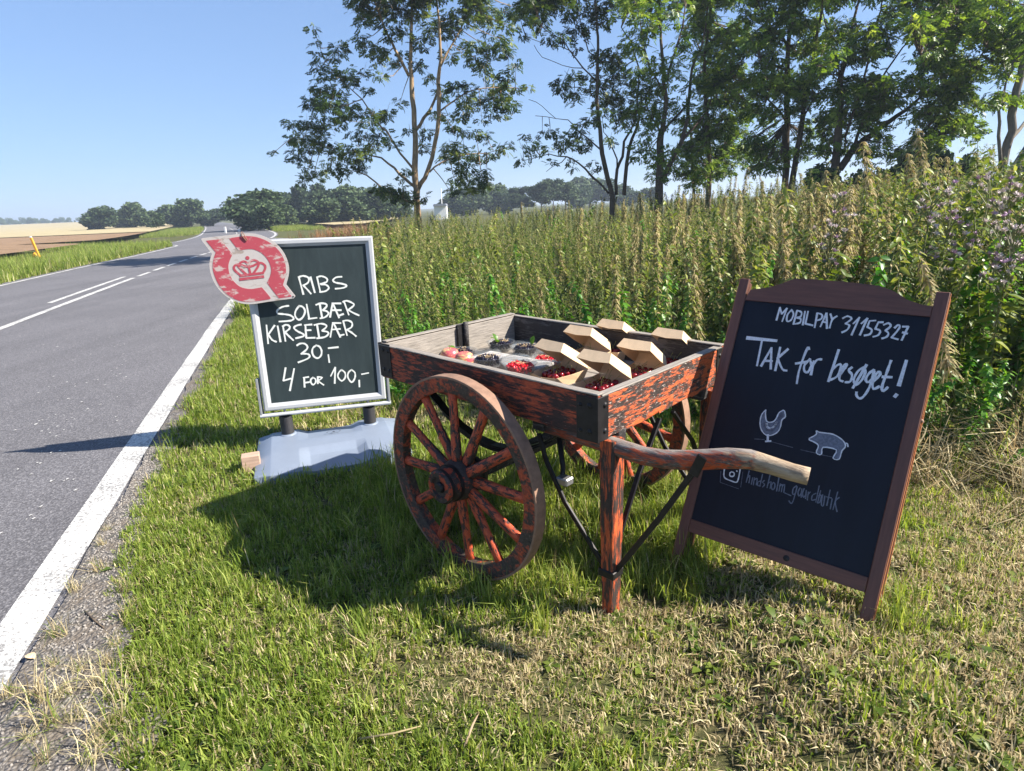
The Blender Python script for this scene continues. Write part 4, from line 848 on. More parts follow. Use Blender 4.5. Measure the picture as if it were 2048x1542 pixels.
for k, (u, vt, wp_, Y) in enumerate([(548, 384, 50, 95), (580, 380, 60, 105), (615, 376, 55, 95), (650, 384, 60, 90), (690, 374, 70, 88), (725, 368, 70, 92), (760, 382, 70, 86), (795, 392, 60, 90), (640, 400, 70, 80), (560, 405, 60, 84), (600, 395, 80, 100), (705, 392, 80, 84), (670, 390, 70, 98)]):
    far_tree(u, vt, Y, wp_, k % 4, 'grey green tree, %s along the line behind the red dry grass' % CORN[k], G2, k=k+3)
G3 = 'distant trees seen below the ash crowns'
for k, (u, vt, wp_, Y, kd) in enumerate([(905, 385, 60, 130, 0), (945, 370, 70, 120, 1), (985, 372, 60, 125, 2), (1040, 372, 46, 110, 4), (1082, 360, 44, 105, 5), (1105, 356, 44, 108, 4), (1130, 362, 50, 110, 5), (1180, 356, 90, 150, 3), (1225, 360, 80, 150, 0), (1265, 380, 50, 140, 1), (1300, 378, 34, 130, 2), (925, 388, 60, 118, 3), (1015, 378, 60, 122, 1), (1155, 370, 60, 135, 2)]):
    far_tree(u, vt, Y, wp_, kd, 'distant %s, %s from the left below the ash crowns' % ('poplar' if kd > 3 else 'round tree', CORN[k]), G3, k=k+5)
G4 = 'bushes below the trees by the house'
for k, (u, vt, wp_, Y, kd) in enumerate([(1760, 325, 130, 15.0, 1), (1850, 318, 120, 14.5, 2), (1915, 312, 90, 14, 3), (1660, 335, 90, 15.5, 0)]):
    far_tree(u, vt, Y, wp_, kd, 'dense green bush, %s from the left under the trees near the roof' % CORN[[1, 2, 3, 0][k]], G4, 'bush', k+2)
# the low wood on the far left horizon reads as one mass
wv_ = []; wf_ = []; wt_ = []
for k in range(70):
    u = -260+k*6.6; Y = 420+random.uniform(-25, 25); p = at(u, 438+random.uniform(-5, 4), Y); h = p[2]-float(gz(p[0], Y)); me = FC[k % 4]
    co = np.empty(len(me.vertices)*3, np.float32); me.vertices.foreach_get('co', co); co = co.reshape(-1, 3)*np.array([h*1.1, h*1.1, h]) + np.array([p[0], Y, float(gz(p[0], Y))])
    fi = np.empty(len(me.loops), np.int32); me.loops.foreach_get('vertex_index', fi); wf_.append(fi.reshape(-1, 3)[::3]+sum(len(a) for a in wv_)); wv_.append(co); wt_.append(np.full(len(co), random.uniform(.3, .6)))
tag(link('distant_wood', fastmesh('distant_wood', np.concatenate(wv_), np.concatenate(wf_), [M['far']], None, np.concatenate(wt_))), 'low dark wood along the horizon beyond the wheat at far left', 'woodland', None, 'stuff')

# ================================================================== house at the right edge, posts, pole
def house():
    Y = 18.0; pl = at(2006, 338, Y); pt = at(2052, 268, Y); root = empty('farm_house', (pl[0], Y, float(gz(pl[0], Y))), 'dark tiled roof and gable end peeping in at the right edge', 'house')
    z0 = pl[2]-float(gz(pl[0], Y)); rise = pt[2]-pl[2]; run = pt[0]-pl[0]; mbw = MB()
    mbw.box((3.0, -3.2, z0/2-.3), (5.6, 5.6, z0+.1)); mbw.build('wall', M['brick'], root)
    rf = MB(); sl_ = math.atan2(rise, run); Mx = Matrix.Translation((0, -6.4, z0-.15)) @ Matrix.Rotation(-sl_, 4, 'Y') ; Ls = 4.2
    rf.box((Ls/2, 3.1, -.05), (Ls, 6.4, .08), 0, Mx); roof = rf.build('roof', M['tile'], root)
    # tiles: rounded pans, rows up the slope
    tm = MB(); tw, tl = .24, .33
    prof = [(-.12, 0), (-.06, .035), (0, .045), (.06, .035), (.12, 0)]
    V = [(0, y, z) for y, z in prof]+[(tl+.03, y, z+.02*0-.012) for y, z in prof]+[(0, y, z-.02) for y, z in prof]
    tm.add(V, [(i, i+1, i+6, i+5) for i in range(4)]+[(i, i+10, i+11, i+1) for i in range(4)]); tme = tm.mesh('roof_tile', [M['tile']])
    c_ = 0
    for i in range(12):
        for j in range(22):
            o = link('roof_tile', tme, roof); o.matrix_local = Mx @ Matrix.Translation((i*tl-.05, -.05+j*tw+.02*(i % 2), .012+.0)) @ Matrix.Rotation(-.05, 4, 'Y')
    return root
house()
def marker(u, v0, v1, Y, mat, label, name='marker_post', wd=.09, tilt=0):
    a = at(u, v1, Y); z0 = float(gz(a[0], Y)); b = at(u, v0, Y); h = b[2]-z0; root = empty(name, Matrix.Translation((a[0], Y, z0)) @ Matrix.Rotation(tilt, 4, 'Y'), label, 'post')
    mb = MB(); mb.box((0, 0, h/2-.1), (wd, wd*.6, h+.2), .012); mb.build('shaft', mat, root); mb = MB(); mb.box((0, 0, h+.03), (wd*1.05, wd*.65, .06), .02); mb.build('cap', M['white'], root); return root
marker(452, 455, 468, 62, M['white'], 'short white roadside marker post nearest the road bend', wd=.17)
marker(480, 460, 469, 66, M['white'], 'short white marker post just above the crown sign', wd=.24)
marker(560, 455, 464, 70, M['white'], 'small white marker post at the edge of the stubble field', wd=.24)
yp = marker(84, 474, 527, 27, M['yellow'], 'leaning yellow post with pale tip at the edge of the brown field', 'yellow_post', .10, -.18)
p = at(80, 527, 27.2); yb = MB(); yb.tube([(0, 0, -.1), (0, 0, .22), (-.02, 0, .34), (-.07, 0, .40), (-.12, 0, .36), (-.13, 0, .2)], .055, 8)
tag(yb.build('bent_yellow_pipe', M['yellow'], None, (p[0]-.05, 27.2, float(gz(p[0], 27.2))), True), 'short bent yellow pipe stub beside the leaning yellow post', 'pipe')
p = at(882, 424, 90); pr = empty('white_farm_shed', (p[0], 90, 0), 'tiny white shed with a mast far behind the weeds, right of the lone tree', 'shed')
mb = MB(); mb.box((0, 0, .9), (1.7, 2.0, 1.8)); mb.build('wall', M['white'], pr); mb = MB(); mb.prism([(-.95, 1.8), (.95, 1.8), (.8, 2.1), (-.8, 2.1)], -1.4, 1.4); mb.build('roof', M['steel'], pr); mb = MB(); mb.tube([(.2, 0, 1.8), (.2, 0, 4.2)], .06, 6); mb.build('mast', M['white'], pr)
#@@CART
# ================================================================== hand cart
CI = np.array(CARTM.inverted())
def c_loc(p): return (CI @ np.array([*p, 1]))[:3]
_n = np.array([CARTM[0][1], CARTM[1][1], 0])
def cpx(u, v, y):
    """photo pixel to cart coordinates on the upright plane at local y"""
    o = np.array(CARTM @ Vector((0, y, 0))); return c_loc(onplane(u, v, o, _n))
def cfl(u, v, z): return c_loc(atz(u, v, z))
cart = empty('hand_cart', CARTM, 'old two-wheeled wooden handcart with flaking orange paint', 'cart')
LX, WY, ZT, BH, TILT = 1.2126, .8863, .8623, .150, -.030
TM = Matrix(((1, 0, 0, 0), (0, 1, 0, 0), (TILT, 0, 1, ZT), (0, 0, 0, 1)))       # box frame: z=0 at the rim
def cz(x, z): return ZT+TILT*x+z
FLOOR = -.128
for s in (-1, 1):                                                               # long side boards
    y = s*(WY/2-.013); M0 = Matrix(((1, 0, 0, 0), (0, 1, 0, y), (TILT, 0, 1, ZT-BH/2), (0, 0, 0, 1)))
    mb = MB(); mb.box((0, s*.004, 0), (LX, .018, BH), .003, sub=6)
    b = mb.build('side_board', M['paint_side'], cart, M0)
    mb = MB(); mb.box((0, s*-.0115, .0), (LX-.058, .012, BH-.004), .002); mb.build('lining', M['darkwood'] if s > 0 else M['oldwood'], cart, M0)  # far lining in darker wood: its shade is put into the colour
    mb = MB(); mb.box((0, 0, BH/2+.0035), (LX+.004, .034, .006), .002, sub=8)
    for i, v in enumerate(mb.v): mb.v[i] = (v[0], v[1]+random.gauss(0, .0006), v[2]+random.gauss(0, .0006))
    mb.build('top_strip', M['oldwood'], cart, M0)
for s in (-1, 1):                                                               # end boards
    x = s*(LX/2-.013); Rz = Matrix.Rotation(math.pi/2, 4, 'Z'); M0 = Matrix.Translation((x, 0, cz(x, -BH/2))) @ Rz
    mb = MB(); mb.box((0, -s*.004, 0), (WY-.046, .018, BH), .003, sub=6)
    if s > 0:
        for i, v in enumerate(mb.v):                                            # gnawed lower edge
            if v[2] < -.06: mb.v[i] = (v[0], v[1], v[2]+random.uniform(-.010, .008))
    mb.build('end_board', M['paint_end'], cart, M0)
    mb = MB(); mb.box((0, s*.0115, 0), (WY-.058, .012, BH-.004), .002); mb.build('lining', M['oldwood'], cart, M0)
    mb = MB(); mb.box((0, 0, BH/2+.0045), (WY-.042, .034, .006), .002); mb.build('top_strip', M['oldwood'], cart, M0)
np_ = 6; pw = (WY-.06)/np_
for k in range(np_):                                                            # floor planks
    mb = MB(); mb.box((0, 0, -.011), (LX-.06, pw-.004, .022), .002); mb.build('floor_plank', M['oldwood'], cart, Matrix.Translation((0, -(WY-.06)/2+pw*(k+.5), 0)) @ TM @ Matrix.Translation((0, 0, FLOOR-.0015*(k % 2))))
def bolt(parent, p, d, r=.010, mat='iron'):
    mb = MB(); mb.lathe([(0.0005, .006), (r*.5, .0055), (r*.85, .0035), (r, 0)], 10); d = Vector(d); q = d.to_track_quat('Z', 'Y').to_matrix().to_4x4()
    return mb.build('bolt', M[mat], parent, Matrix.Translation(p) @ q, True)
for sx in (-1, 1):                                                              # iron corner straps
    for sy in (-1, 1):
        mb = MB(); x0 = sx*LX/2; y0 = sy*WY/2; w1, w2 = .088, .060; t = .003; hh = BH+.004
        mb.box((x0-sx*w1/2+sx*t, y0+sy*t/2+sy*.0005, cz(x0, -BH/2)), (w1, t, hh), .001); mb.box((x0+sx*t/2+sx*.0005, y0-sy*w2/2+sy*t, cz(x0, -BH/2)), (t, w2, hh), .001)
        br = mb.build('corner_strap', M['iron'], cart)
        for zz in (-.028, -.118):
            bolt(br, (x0-sx*.030, y0+sy*.0035, cz(x0, zz)), (0, sy, 0)); bolt(br, (x0-sx*.068, y0+sy*.0035, cz(x0, zz-.002)), (0, sy, 0), .008); bolt(br, (x0+sx*.0035, y0-sy*.036, cz(x0, zz)), (sx, 0, 0))
# stake sockets in both end boards
xk = -LX/2+.034
mb = MB(); mb.box((xk, .02, cz(xk, -.055)), (.010, .050, .14), .003); mb.box((xk+.006, -.005, cz(xk, -.05)), (.012, .008, .10), .002); mb.build('stake_socket', M['iron'], cart)
mb = MB(); mb.tube([(xk+.012, .045, cz(xk, -.128)), (xk+.012, .045, cz(xk, .022))], .014, 8); mb.build('stake', M['darkwood'], cart, smooth=True)
xk = LX/2-.050
mb = MB(); mb.tube([(xk, -.06, cz(xk, -.128)), (xk, -.06, cz(xk, -.022)), (xk, -.06, cz(xk, -.020))], [.017, .017, .012], 14); mb.build('stake', M['iron'], cart, smooth=True)
# under-frame: long bearers, cross bearers, axle and springs
for s in (-1, 1):
    mb = MB(); mb.box((0, s*.30, ZT-BH-.028), (LX-.02, .05, .05), .004, M=None); mb.build('bearer', M['darkwood'], cart, Matrix(((1, 0, 0, 0), (0, 1, 0, 0), (TILT, 0, 1, 0), (0, 0, 0, 1))))
for x in (-.42, .30):
    mb = MB(); mb.box((x, 0, cz(x, -BH-.030)), (.055, WY-.10, .045), .004); mb.build('cross_bearer', M['darkwood'], cart)
WR = .4204; WYC = WY/2+.1025-.024
mb = MB(); mb.box((0, 0, WR), (.055, .80, .055), .006); mb.build('axle_beam', M['darkwood'], cart)
for s in (-1, 1):
    mb = MB()
    for k, (hl, up) in enumerate(((.40, 0), (.30, .008), (.20, .016))):
        pts = [(x, s*.335, WR+.235+up*-1-.16*(1-(x/.40)**2)+.008) for x in np.linspace(-hl, hl, 9)]
        for i in range(8):
            Mx, l = basis(pts[i], pts[i+1]); mb.box((l/2, 0, 0), (l*1.02, .04, .007), 0, Mx)
    sp = mb.build('leaf_spring', M['iron'], cart)
    for e in (-1, 1):
        mb = MB(); mb.box((e*.40, s*.335, WR+.25), (.03, .045, .05), .005); mb.build('shackle', M['iron'], sp)
# legs, handles, stays
LEGX, LEGY = .602, .358
hz = [(470, 262, 78), (560, 290, 80), (650, 320, 80), (800, 345, 80), (950, 352, 82), (1100, 346, 82), (1250, 338, 75), (1400, 345, 62), (1550, 388, 62), (1700, 437, 64), (1815, 466, 64)]
HY = [0, 0, .005, .015, .03, .045, .06, .075, .09, .10, .11]                     # the grips draw together
hp = [cpx(1100+u/3.505, 820+v/3.505, -LEGY+dy) for (u, v, r), dy in zip(hz, HY)]
hp = [np.array([q[0], dy, q[2]]) for q, dy in zip(hp, HY)]
ka, kl, kr = -.6997, .4262, -.0297                               # pose of the leaning chalkboard that hides the far handle
d0 = np.array([math.cos(ka), math.sin(ka), 0]); bk = np.array([-math.sin(ka), math.cos(ka), 0]); u0_ = math.cos(kl)*np.array([0, 0, 1.0])+math.sin(kl)*bk
KX = d0*math.cos(kr)+u0_*math.sin(kr); KZ = -d0*math.sin(kr)+u0_*math.cos(kr); KY = np.cross(KZ, KX)
KO = CAM+.93*(np.array([.9414, 2.0495, 0])-CAM)
def k_clear(q, s): return np.dot(np.array(CARTM @ Vector((q[0], s*LEGY, q[2])))-KO, KY) > .12
HMAT = handle_mat(hp[-1][0]-.30, hp[-1][0]-.02)
for s in (-1, 1):
    hq = hp[1:] if s < 0 else [q for q in hp[1:] if k_clear(q, s)]
    mb = MB(); pts = [np.array([LEGX-.30, 0, hp[0][2]+.012])]+hq; rr = [.030]*4+[.031, .031, .031, .029, .026, .025, .025, .024]
    pts = [np.array([q[0], -s*q[1], q[2]]) for q in pts]; P = [pts[0]]; Q = [rr[0]]
    for i in range(len(pts)-1):
        for t in (.5, 1): P.append(pts[i]*(1-t)+pts[i+1]*t); Q.append(rr[min(i, 11)]*(1-t)+rr[min(i+1, 11)]*t)
    nb = len(P); cut = int(nb*.86)
    mb.tube(P, Q, 12, sq=(1.06, .86), cap=True)
    h = mb.build('handle', HMAT, cart, (0, s*LEGY, 0), True)
    mb = MB(); zt_ = cz(LEGX, -BH)-.012
    secs = [(-.06, .024, .022), (.20, .028, .026), (.40, .031, .029), (.60, .032, .030), (zt_, .032, .030)]
    V = []
    for z, a, b_ in secs: V += [(-b_*.85-.0, -a, z), (b_*.85, -a*.9, z), (b_, -a*.8+.004, z), (b_, a, z), (-b_, a, z), (-b_, -a*.8, z)]
    n6 = 6; Fc = [(i*n6+j, i*n6+(j+1) % n6, (i+1)*n6+(j+1) % n6, (i+1)*n6+j) for i in range(4) for j in range(n6)]+[tuple(range(5, -1, -1)), tuple(24+j for j in range(6))]
    # store the leg with x along its length so that the grain runs lengthwise
    mb.add([(z, x, y) for x, y, z in V], [f for f in Fc])
    mb.build('leg', M['paint_leg'], cart, Matrix.Translation((LEGX, s*LEGY, 0)) @ Matrix(((0, 1, 0, 0), (0, 0, 1, 0), (1, 0, 0, 0), (0, 0, 0, 1))))
    def strap(name, pts, wd=.024, th=.007, yo=0):
        mb = MB()
        for i in range(len(pts)-1):
            Mx, l = basis(pts[i], pts[i+1], (0, 1, 0)); mb.box((l/2, 0, 0), (l+.006, wd*.8, th*1.6), .002, Mx)
        return mb.build(name, M['iron'], cart)
    yl = s*LEGY
    a = cpx(1213, 1140, -LEGY); b_ = cpx(1130, 1005, -LEGY); c_ = cpx(1092, 920, -LEGY); d_ = cpx(1078, 868, -LEGY)
    strap('stay', [(q[0], yl-.034*0, q[2]) for q in (a, b_, c_, d_)])
    a = cpx(1232, 1142, -LEGY); b_ = cpx(1320, 1035, -LEGY); c_ = cpx(1400, 926, -LEGY)
    strap('stay', [(q[0], yl, q[2]) for q in (a, b_, c_)])
    mb = MB(); Mx, l = basis((c_[0], yl-.034, c_[2]-.02), (c_[0]+.02, yl-.034, c_[2]+.03)); mb.box((l/2, 0, 0), (.075, .006, .032), .003, Mx); mb.build('stay_clip', M['iron'], cart)
    strap('stay', [(LEGX+.01, yl-s*.02, .27), (LEGX+.01, s*.20, .50), (LEGX, s*.05, cz(LEGX, -BH-.03))])
    mb = MB(); mb.box((LEGX, yl, .170), (.066, .066, .030), .003); mb.build('leg_band', M['iron'], cart)
mb = MB(); mb.tube([(.32, -.30, .62), (.34, -.30, .48), (.36, -.33, .455)], .011, 8); stp = mb.build('step_iron', M['iron'], cart, smooth=True)
mb = MB(); mb.box((.375, -.335, .452), (.055, .045, .03), .005); mb.build('step_plate', M['steel'], stp)
# wheels
M['darkhub'] = paint('black_hub', .12, (.30, .05, .02), grain=(14, 14, 14))
def felloe_ring(r0, r1, hw):
    mb = MB(); mb.lathe([(r0, -hw*.9), (r0+.004, -hw), (r1, -hw), (r1, hw), (r0+.004, hw), (r0, hw*.9)], 72, 'y', closed=True); return mb
for s in (-1, 1):
    mb = felloe_ring(WR*.845, WR-.008, .023)
    wh = mb.build('wheel', M['paint_rim'], cart, Matrix.Translation((0, s*WYC, WR)) @ Matrix.Rotation(.13 if s < 0 else .4, 4, 'Y'), True); smooth_by_angle(wh, 30)
    mb = MB(); mb.lathe([(WR-.0085, -.0255), (WR-.001, -.0255), (WR, -.0245), (WR, .0245), (WR-.001, .0255), (WR-.0085, .0255)], 72, 'y', closed=True); smooth_by_angle(mb.build('tyre', M['rust'], wh), 30)
    mb = MB(); o = s                                                            # hub, outer end proud
    mb.lathe([(.001, o*.108), (.040, o*.108), (.044, o*.118), (.062, o*.118), (.068, o*.110), (.069, o*.082), (.069, o*.060), (.073, o*.055), (.082, o*.030), (.086, 0), (.080, -o*.03), (.066, -o*.055), (.064, -o*.085), (.001, -o*.088)], 28, 'y')
    hb = mb.build('hub', M['darkhub'], wh); smooth_by_angle(hb, 35)
    mb = MB()
    for yb, r in ((.100, .0715), (.056, .0765), (-.060, .0685)): mb.lathe([(r-.006, o*yb-.006), (r, o*yb-.006), (r, o*yb+.006), (r-.006, o*yb+.006)], 28, 'y', closed=True)
    smooth_by_angle(mb.build('hub_ring', M['iron'], hb), 30)
    mb = MB(); mb.lathe([(.001, o*.122), (.018, o*.122), (.022, o*.116), (.024, o*.107)], 8, 'y'); mb.build('axle_nut', M['iron'], hb)
    n = 12
    for k in range(n):
        a = 2*math.pi*(k+.35)/n; d = Vector((math.cos(a), 0, math.sin(a))); p0 = d*.072+Vector((0, o*.014*(1 if k % 2 else -.2), 0)); p1 = d*(WR*.85)
        Mx, l = basis(p0, p1, (0, 1, 0)); mb = MB()
        mb.tube([(0, 0, 0), (.03, 0, 0), (.09, 0, 0), (l*.55, 0, 0), (l-.03, 0, 0), (l, 0, 0)], [.022, .024, .0225, .0195, .0200, .0210], 8, sq=(.80, 1.08))
        mb.build('spoke', M['paint_wheel'], wh, Mx, True)

# ================================================================== goods in the cart
FZ = lambda x: cz(x, FLOOR)
KD = Vector(CARTM.col[0][:3]); KN = Vector(CARTM.col[1][:3])
def world_on_floor(u, v, dz=0.0):
    x = 0.0
    for _ in range(4): q = cfl(u, v, FZ(x)+dz); x = q[0]
    return q[0], q[1], FZ(x)
cherry_m = MB()
prof = []
for i in range(9):
    t = math.pi*i/8; r = .0145*math.sin(t); z = -.0140*math.cos(t)
    if i == 8: z -= .003; r = .0006
    if i == 7: z -= .0004
    if i == 0: r = .0006
    prof.append((r, z))
cherry_m.lathe(prof, 12); cherry_me = cherry_m.mesh('cherry', [M['cherry']], True)
def stem_me(seed):
    r = np.random.default_rng(seed); a = r.uniform(0, 6.28); L = r.uniform(.028, .045); c = r.uniform(.006, .02); mb = MB()
    mb.tube([(0, 0, .009), (c*.3*math.cos(a), c*.3*math.sin(a), .009+L*.4), (c*math.cos(a), c*math.sin(a), .009+L*.8), (c*1.6*math.cos(a), c*1.6*math.sin(a), .009+L)], [.0007, .0007, .0008, .0015], 5); return mb.mesh('stem', [M['cstem']], True)
STEMS = [stem_me(i) for i in range(5)]
CW, CD, CH = .150, .200, .050                                                  # carton: along the cart, across it, height
def carton_meshes(ang):
    fl_ = .014                                                                  # flare of the walls
    def tray(h, notch=0):
        a, b = CW/2-fl_, CD/2-fl_; A, B = CW/2, CD/2; V = [(-a, -b, 0), (a, -b, 0), (a, b, 0), (-a, b, 0), (-A, -B, h), (A, -B, h), (A, B, h), (-A, B, h), (0, -B-.001, h-notch), (-A-.001, 0, h-notch*.5), (A+.001, 0, h-notch*.3)]
        return V, [(3, 2, 1, 0), (0, 1, 5, 8, 4), (1, 2, 6, 10, 5), (2, 3, 7, 6), (3, 0, 4, 9, 7)]
    t = MB(); t.add(*tray(CH, .010)); tr = t.mesh('tray', [M['kraft']])
    l = MB(); V, Fc = tray(.042, -.006); l.add([(x, y, .042-z) for x, y, z in V], [f[::-1] for f in Fc]); ld = l.mesh('lid', [M['kraft']])
    tb = MB(); pts = [(-.020, 0), (.020, 0), (.017, .014), (.008, .022), (-.008, .022), (-.017, .014)]; tb.prism(pts, -.0006, .0006); return tr, ld, tb.mesh('tab', [M['kraft']])
TR, LD, TB = carton_meshes(0)
def carton(u, v, yaw, ang, label, which):
    x, y, z = world_on_floor(u, v, .034); Mc = CARTM @ Matrix.Translation((x, y, z+.0012)) @ Matrix.Rotation(math.atan(-TILT), 4, 'Y') @ Matrix.Rotation(yaw, 4, 'Z')
    root = empty('cherry_carton', Mc, label, 'carton', 'open cherry cartons in the cart')
    t = link('tray', TR, root); l = link('lid', LD, root, Matrix.Translation((0, CD/2, CH)) @ Matrix.Rotation(-ang, 4, 'X') @ Matrix.Translation((0, -CD/2, .001)))
    tbo = link('tab', TB, l, Matrix.Translation((0, -CD/2+.016, .012)) @ Matrix.Rotation(-.5, 4, 'X'))
    for o_ in (t, l):
        md = o_.modifiers.new('thickness', 'SOLIDIFY'); md.thickness = .0013; md.offset = 1 if o_ is t else -1
    rng = random.Random(int(u)); n_ = 0
    for layer, nx, ny in ((0, 4, 5), (1, 3, 4)):
        for i in range(nx):
            for j in range(ny):
                sx = (CW-.062)/(4-1); sy = (CD-.062)/(5-1); px = (i-(nx-1)/2)*sx+rng.uniform(-.003, .003); py = (j-(ny-1)/2)*sy+rng.uniform(-.004, .004); pz = .0150+layer*.0215+rng.uniform(0, .003)
                if layer and py > CD*.30: continue
                c_ = link('cherry', cherry_me, None, None); c_.matrix_world = Mc @ Matrix.Translation((px, py, pz)) @ Matrix.Rotation(rng.uniform(0, 6.28), 4, 'Z') @ Matrix.Rotation(rng.uniform(-.9, .9), 4, 'X') @ Matrix.Rotation(rng.uniform(-.9, .9), 4, 'Y')
                tag(c_, 'glossy dark red cherry lying in %s' % which, 'cherry', 'cherries in %s' % which)
                if layer or rng.random() < .25: link('stem', STEMS[rng.randrange(5)], c_)
    return root
R_ = math.radians
carton(1203, 772, .06, R_(31), 'open kraft cherry carton nearest the front corner of the cart', 'the carton nearest the front corner')
carton(1117, 748, -.05, R_(31), 'open kraft cherry carton beside the redcurrants on the grey board', 'the carton beside the redcurrants')
carton(1279, 748, .10, R_(32), 'open kraft cherry carton right behind the round iron stake', 'the carton behind the iron stake')
carton(1344, 722, .02, R_(32), 'open kraft cherry carton at the far right against the end board', 'the far right carton')
carton(1170, 713, .04, R_(31), 'open kraft cherry carton in the middle of the back row, its lid pointing left', 'the middle carton of the back row')
carton(1233, 699, .00, R_(31), 'open kraft cherry carton furthest back, touching the dark far side board', 'the carton furthest back')
# weathered board under the tubs
x, y, z = world_on_floor(1062, 762, .0); bx = x; by = y
brd = MB(); brd.box((-.185, .075, .021), (.37, .15, .040), .004, sub=4)
Mb = CARTM @ Matrix.Translation((bx-.005, by+.03, z+.0015)) @ Matrix.Rotation(math.atan(-TILT), 4, 'Y') @ Matrix.Rotation(.10, 4, 'Z')
tag(brd.build('wooden_board', plain('whitewashed_board', (.42, .39, .36), .85, .5, 7, 0, .5, (2, 26, 26), .003, .2), None, Mb), 'thick weathered grey board lying in the cart under the berry tubs', 'board')
def berry_heap(n, r, R, mat, dome, seed, name):
    rng = np.random.default_rng(seed); bm = bmesh.new(); bmesh.ops.create_icosphere(bm, subdivisions=2, radius=1); TV = np.array([v.co[:] for v in bm.verts]); TF = np.array([[v.index for v in f.verts] for f in bm.faces]); bm.free()
    P = []
    for k in range(n):
        q = math.sqrt((k+.5)/n)*(R-r); a = k*2.39996; P.append((q*math.cos(a)+rng.normal(0, r*.2), q*math.sin(a)+rng.normal(0, r*.2), .030+dome*(1-(q/R)**2)+rng.uniform(-.6, .6)*r))
    for k in range(n//2):
        q = math.sqrt((k+.5)/(n/2))*(R-r)*.96; a = k*2.39996+1; P.append((q*math.cos(a), q*math.sin(a), .016+dome*.4*(1-(q/R)**2)))
    n2 = len(P); V, Fc, t = replicate(TV, TF, np.array(P), eulers(*rng.uniform(0, 6, (3, n2))), r*rng.uniform(.85, 1.12, n2)); return fastmesh(name, V, Fc, [mat], None, t, True)
BC = berry_heap(80, .0068, .058, M['bcurrant'], .020, 5, 'blackcurrants'); RC = berry_heap(85, .0068, .060, M['rcurrant'], .020, 6, 'redcurrants')
tubm = MB(); tubm.lathe([(.001, 0), (.044, 0), (.047, .003), (.056, .038), (.061, .040), (.061, .0415), (.0552, .0405), (.0460, .0042), (.043, .0012), (.001, .0012)], 36); TUB = tubm.mesh('tub', [M['clear']], True)
lidm = MB(); lidm.lathe([(.001, .012), (.050, .012), (.054, .010), (.057, .002), (.062, .001), (.062, 0), (.056, .0008), (.053, .0088), (.049, .0108), (.001, .0108)], 36); LIDM = lidm.mesh('lid', [M['clear']], True)
def leafpiece(L, wd, seed):
    r = np.random.default_rng(seed); mb = MB(); n = 6; V = []
    for i in range(n+1):
        t = i/n; w_ = wd*math.sin(math.pi*min(1, t*.93+.05))**.8; V += [(-w_, t*L, .006*math.sin(t*3)+.004), (0, t*L, .008*math.sin(t*3)-.001), (w_, t*L, .006*math.sin(t*3)+.004)]
    mb.add(V, [f for i in range(n) for f in ((3*i, 3*i+1, 3*i+4, 3*i+3), (3*i+1, 3*i+2, 3*i+5, 3*i+4))]); return mb.mesh('leaf', [M['leaf']], True)
LEAF = leafpiece(.045, .014, 1)
M['stalk'] = plain('dry_stalk', (.42, .30, .16), .7, .3, 40)
stalkm = MB()
for k in range(34):
    a = random.uniform(0, 6.28); q = random.uniform(.005, .048); stalkm.tube([(q*math.cos(a), q*math.sin(a), .040), (q*math.cos(a)+random.uniform(-.012, .012), q*math.sin(a)+random.uniform(-.012, .012), .052), (q*math.cos(a)+random.uniform(-.02, .02), q*math.sin(a)+random.uniform(-.02, .02), .054)], .0011, 4)
STK = stalkm.mesh('stalks', [M['stalk']])
def tub(u, v, heap, dz, label, hl, hname, leaves=(), lid=None):
    x, y, z = world_on_floor(u, v, dz+.03); Mt = CARTM @ Matrix.Translation((x, y, z+dz+.001))
    root = empty('berry_tub', Mt, label, 'tub', 'clear berry tubs in the cart'); link('tub', TUB, root, Matrix.Diagonal((1.22, 1.22, 1.05, 1)))
    if lid: link('lid', LIDM, root, Matrix.Translation((lid[0], lid[1], lid[3] if len(lid) > 3 else .002)) @ Matrix.Rotation(lid[2], 4, 'X') @ Matrix.Diagonal((1.22, 1.22, 1, 1)))
    h = link(hname, heap, None, None); h.matrix_world = Mt @ Matrix.Translation((0, 0, -.004)) @ Matrix.Rotation(u, 4, 'Z'); tag(h, hl, 'berries', None, 'stuff'); link('stalks', STK, h)
    for (a, b, r1, r2) in leaves: link('leaf', LEAF, h, Matrix.Translation((a, b, .046)) @ Matrix.Rotation(r1, 4, 'Z') @ Matrix.Rotation(r2, 4, 'X'))
tub(923, 705, BC, .002, 'clear tub of blackcurrants behind the two apples', 'blackcurrants with two pale leaves behind the apples', 'blackcurrants', [(-.02, -.03, 2.3, .2), (0, -.035, 3.3, .1)], (.02, .145, .05))
tub(975, 719, BC, .043, 'clear tub of blackcurrants on the front edge of the grey board', 'blackcurrants with brown stalks next to the second apple', 'blackcurrants', [], (.03, .145, .06))
tub(1001, 688, BC, .002, 'clear tub of blackcurrants furthest back by the grey end board', 'blackcurrants topped with fresh green leaves at the back', 'blackcurrants', [(-.02, .01, .8, .7), (.0, .02, -.3, .9), (-.03, 0, 1.6, .4)], (.03, .145, .05))
tub(1050, 697, BC, .002, 'clear tub of blackcurrants with one upright leaf, left of the cherry cartons', 'blackcurrants with a single upright green leaf', 'blackcurrants', [(.035, .02, -.6, 1.1)], (.02, .145, .04))
tub(1040, 733, RC, .043, 'clear tub of bright redcurrants on the right end of the grey board', 'bright redcurrants heaped at the front of the cart', 'redcurrants', [], (.0, .145, .05))
tub(1094, 718, RC, .002, 'clear tub of redcurrants half hidden behind a cherry carton', 'redcurrants half hidden behind a cherry carton', 'redcurrants')
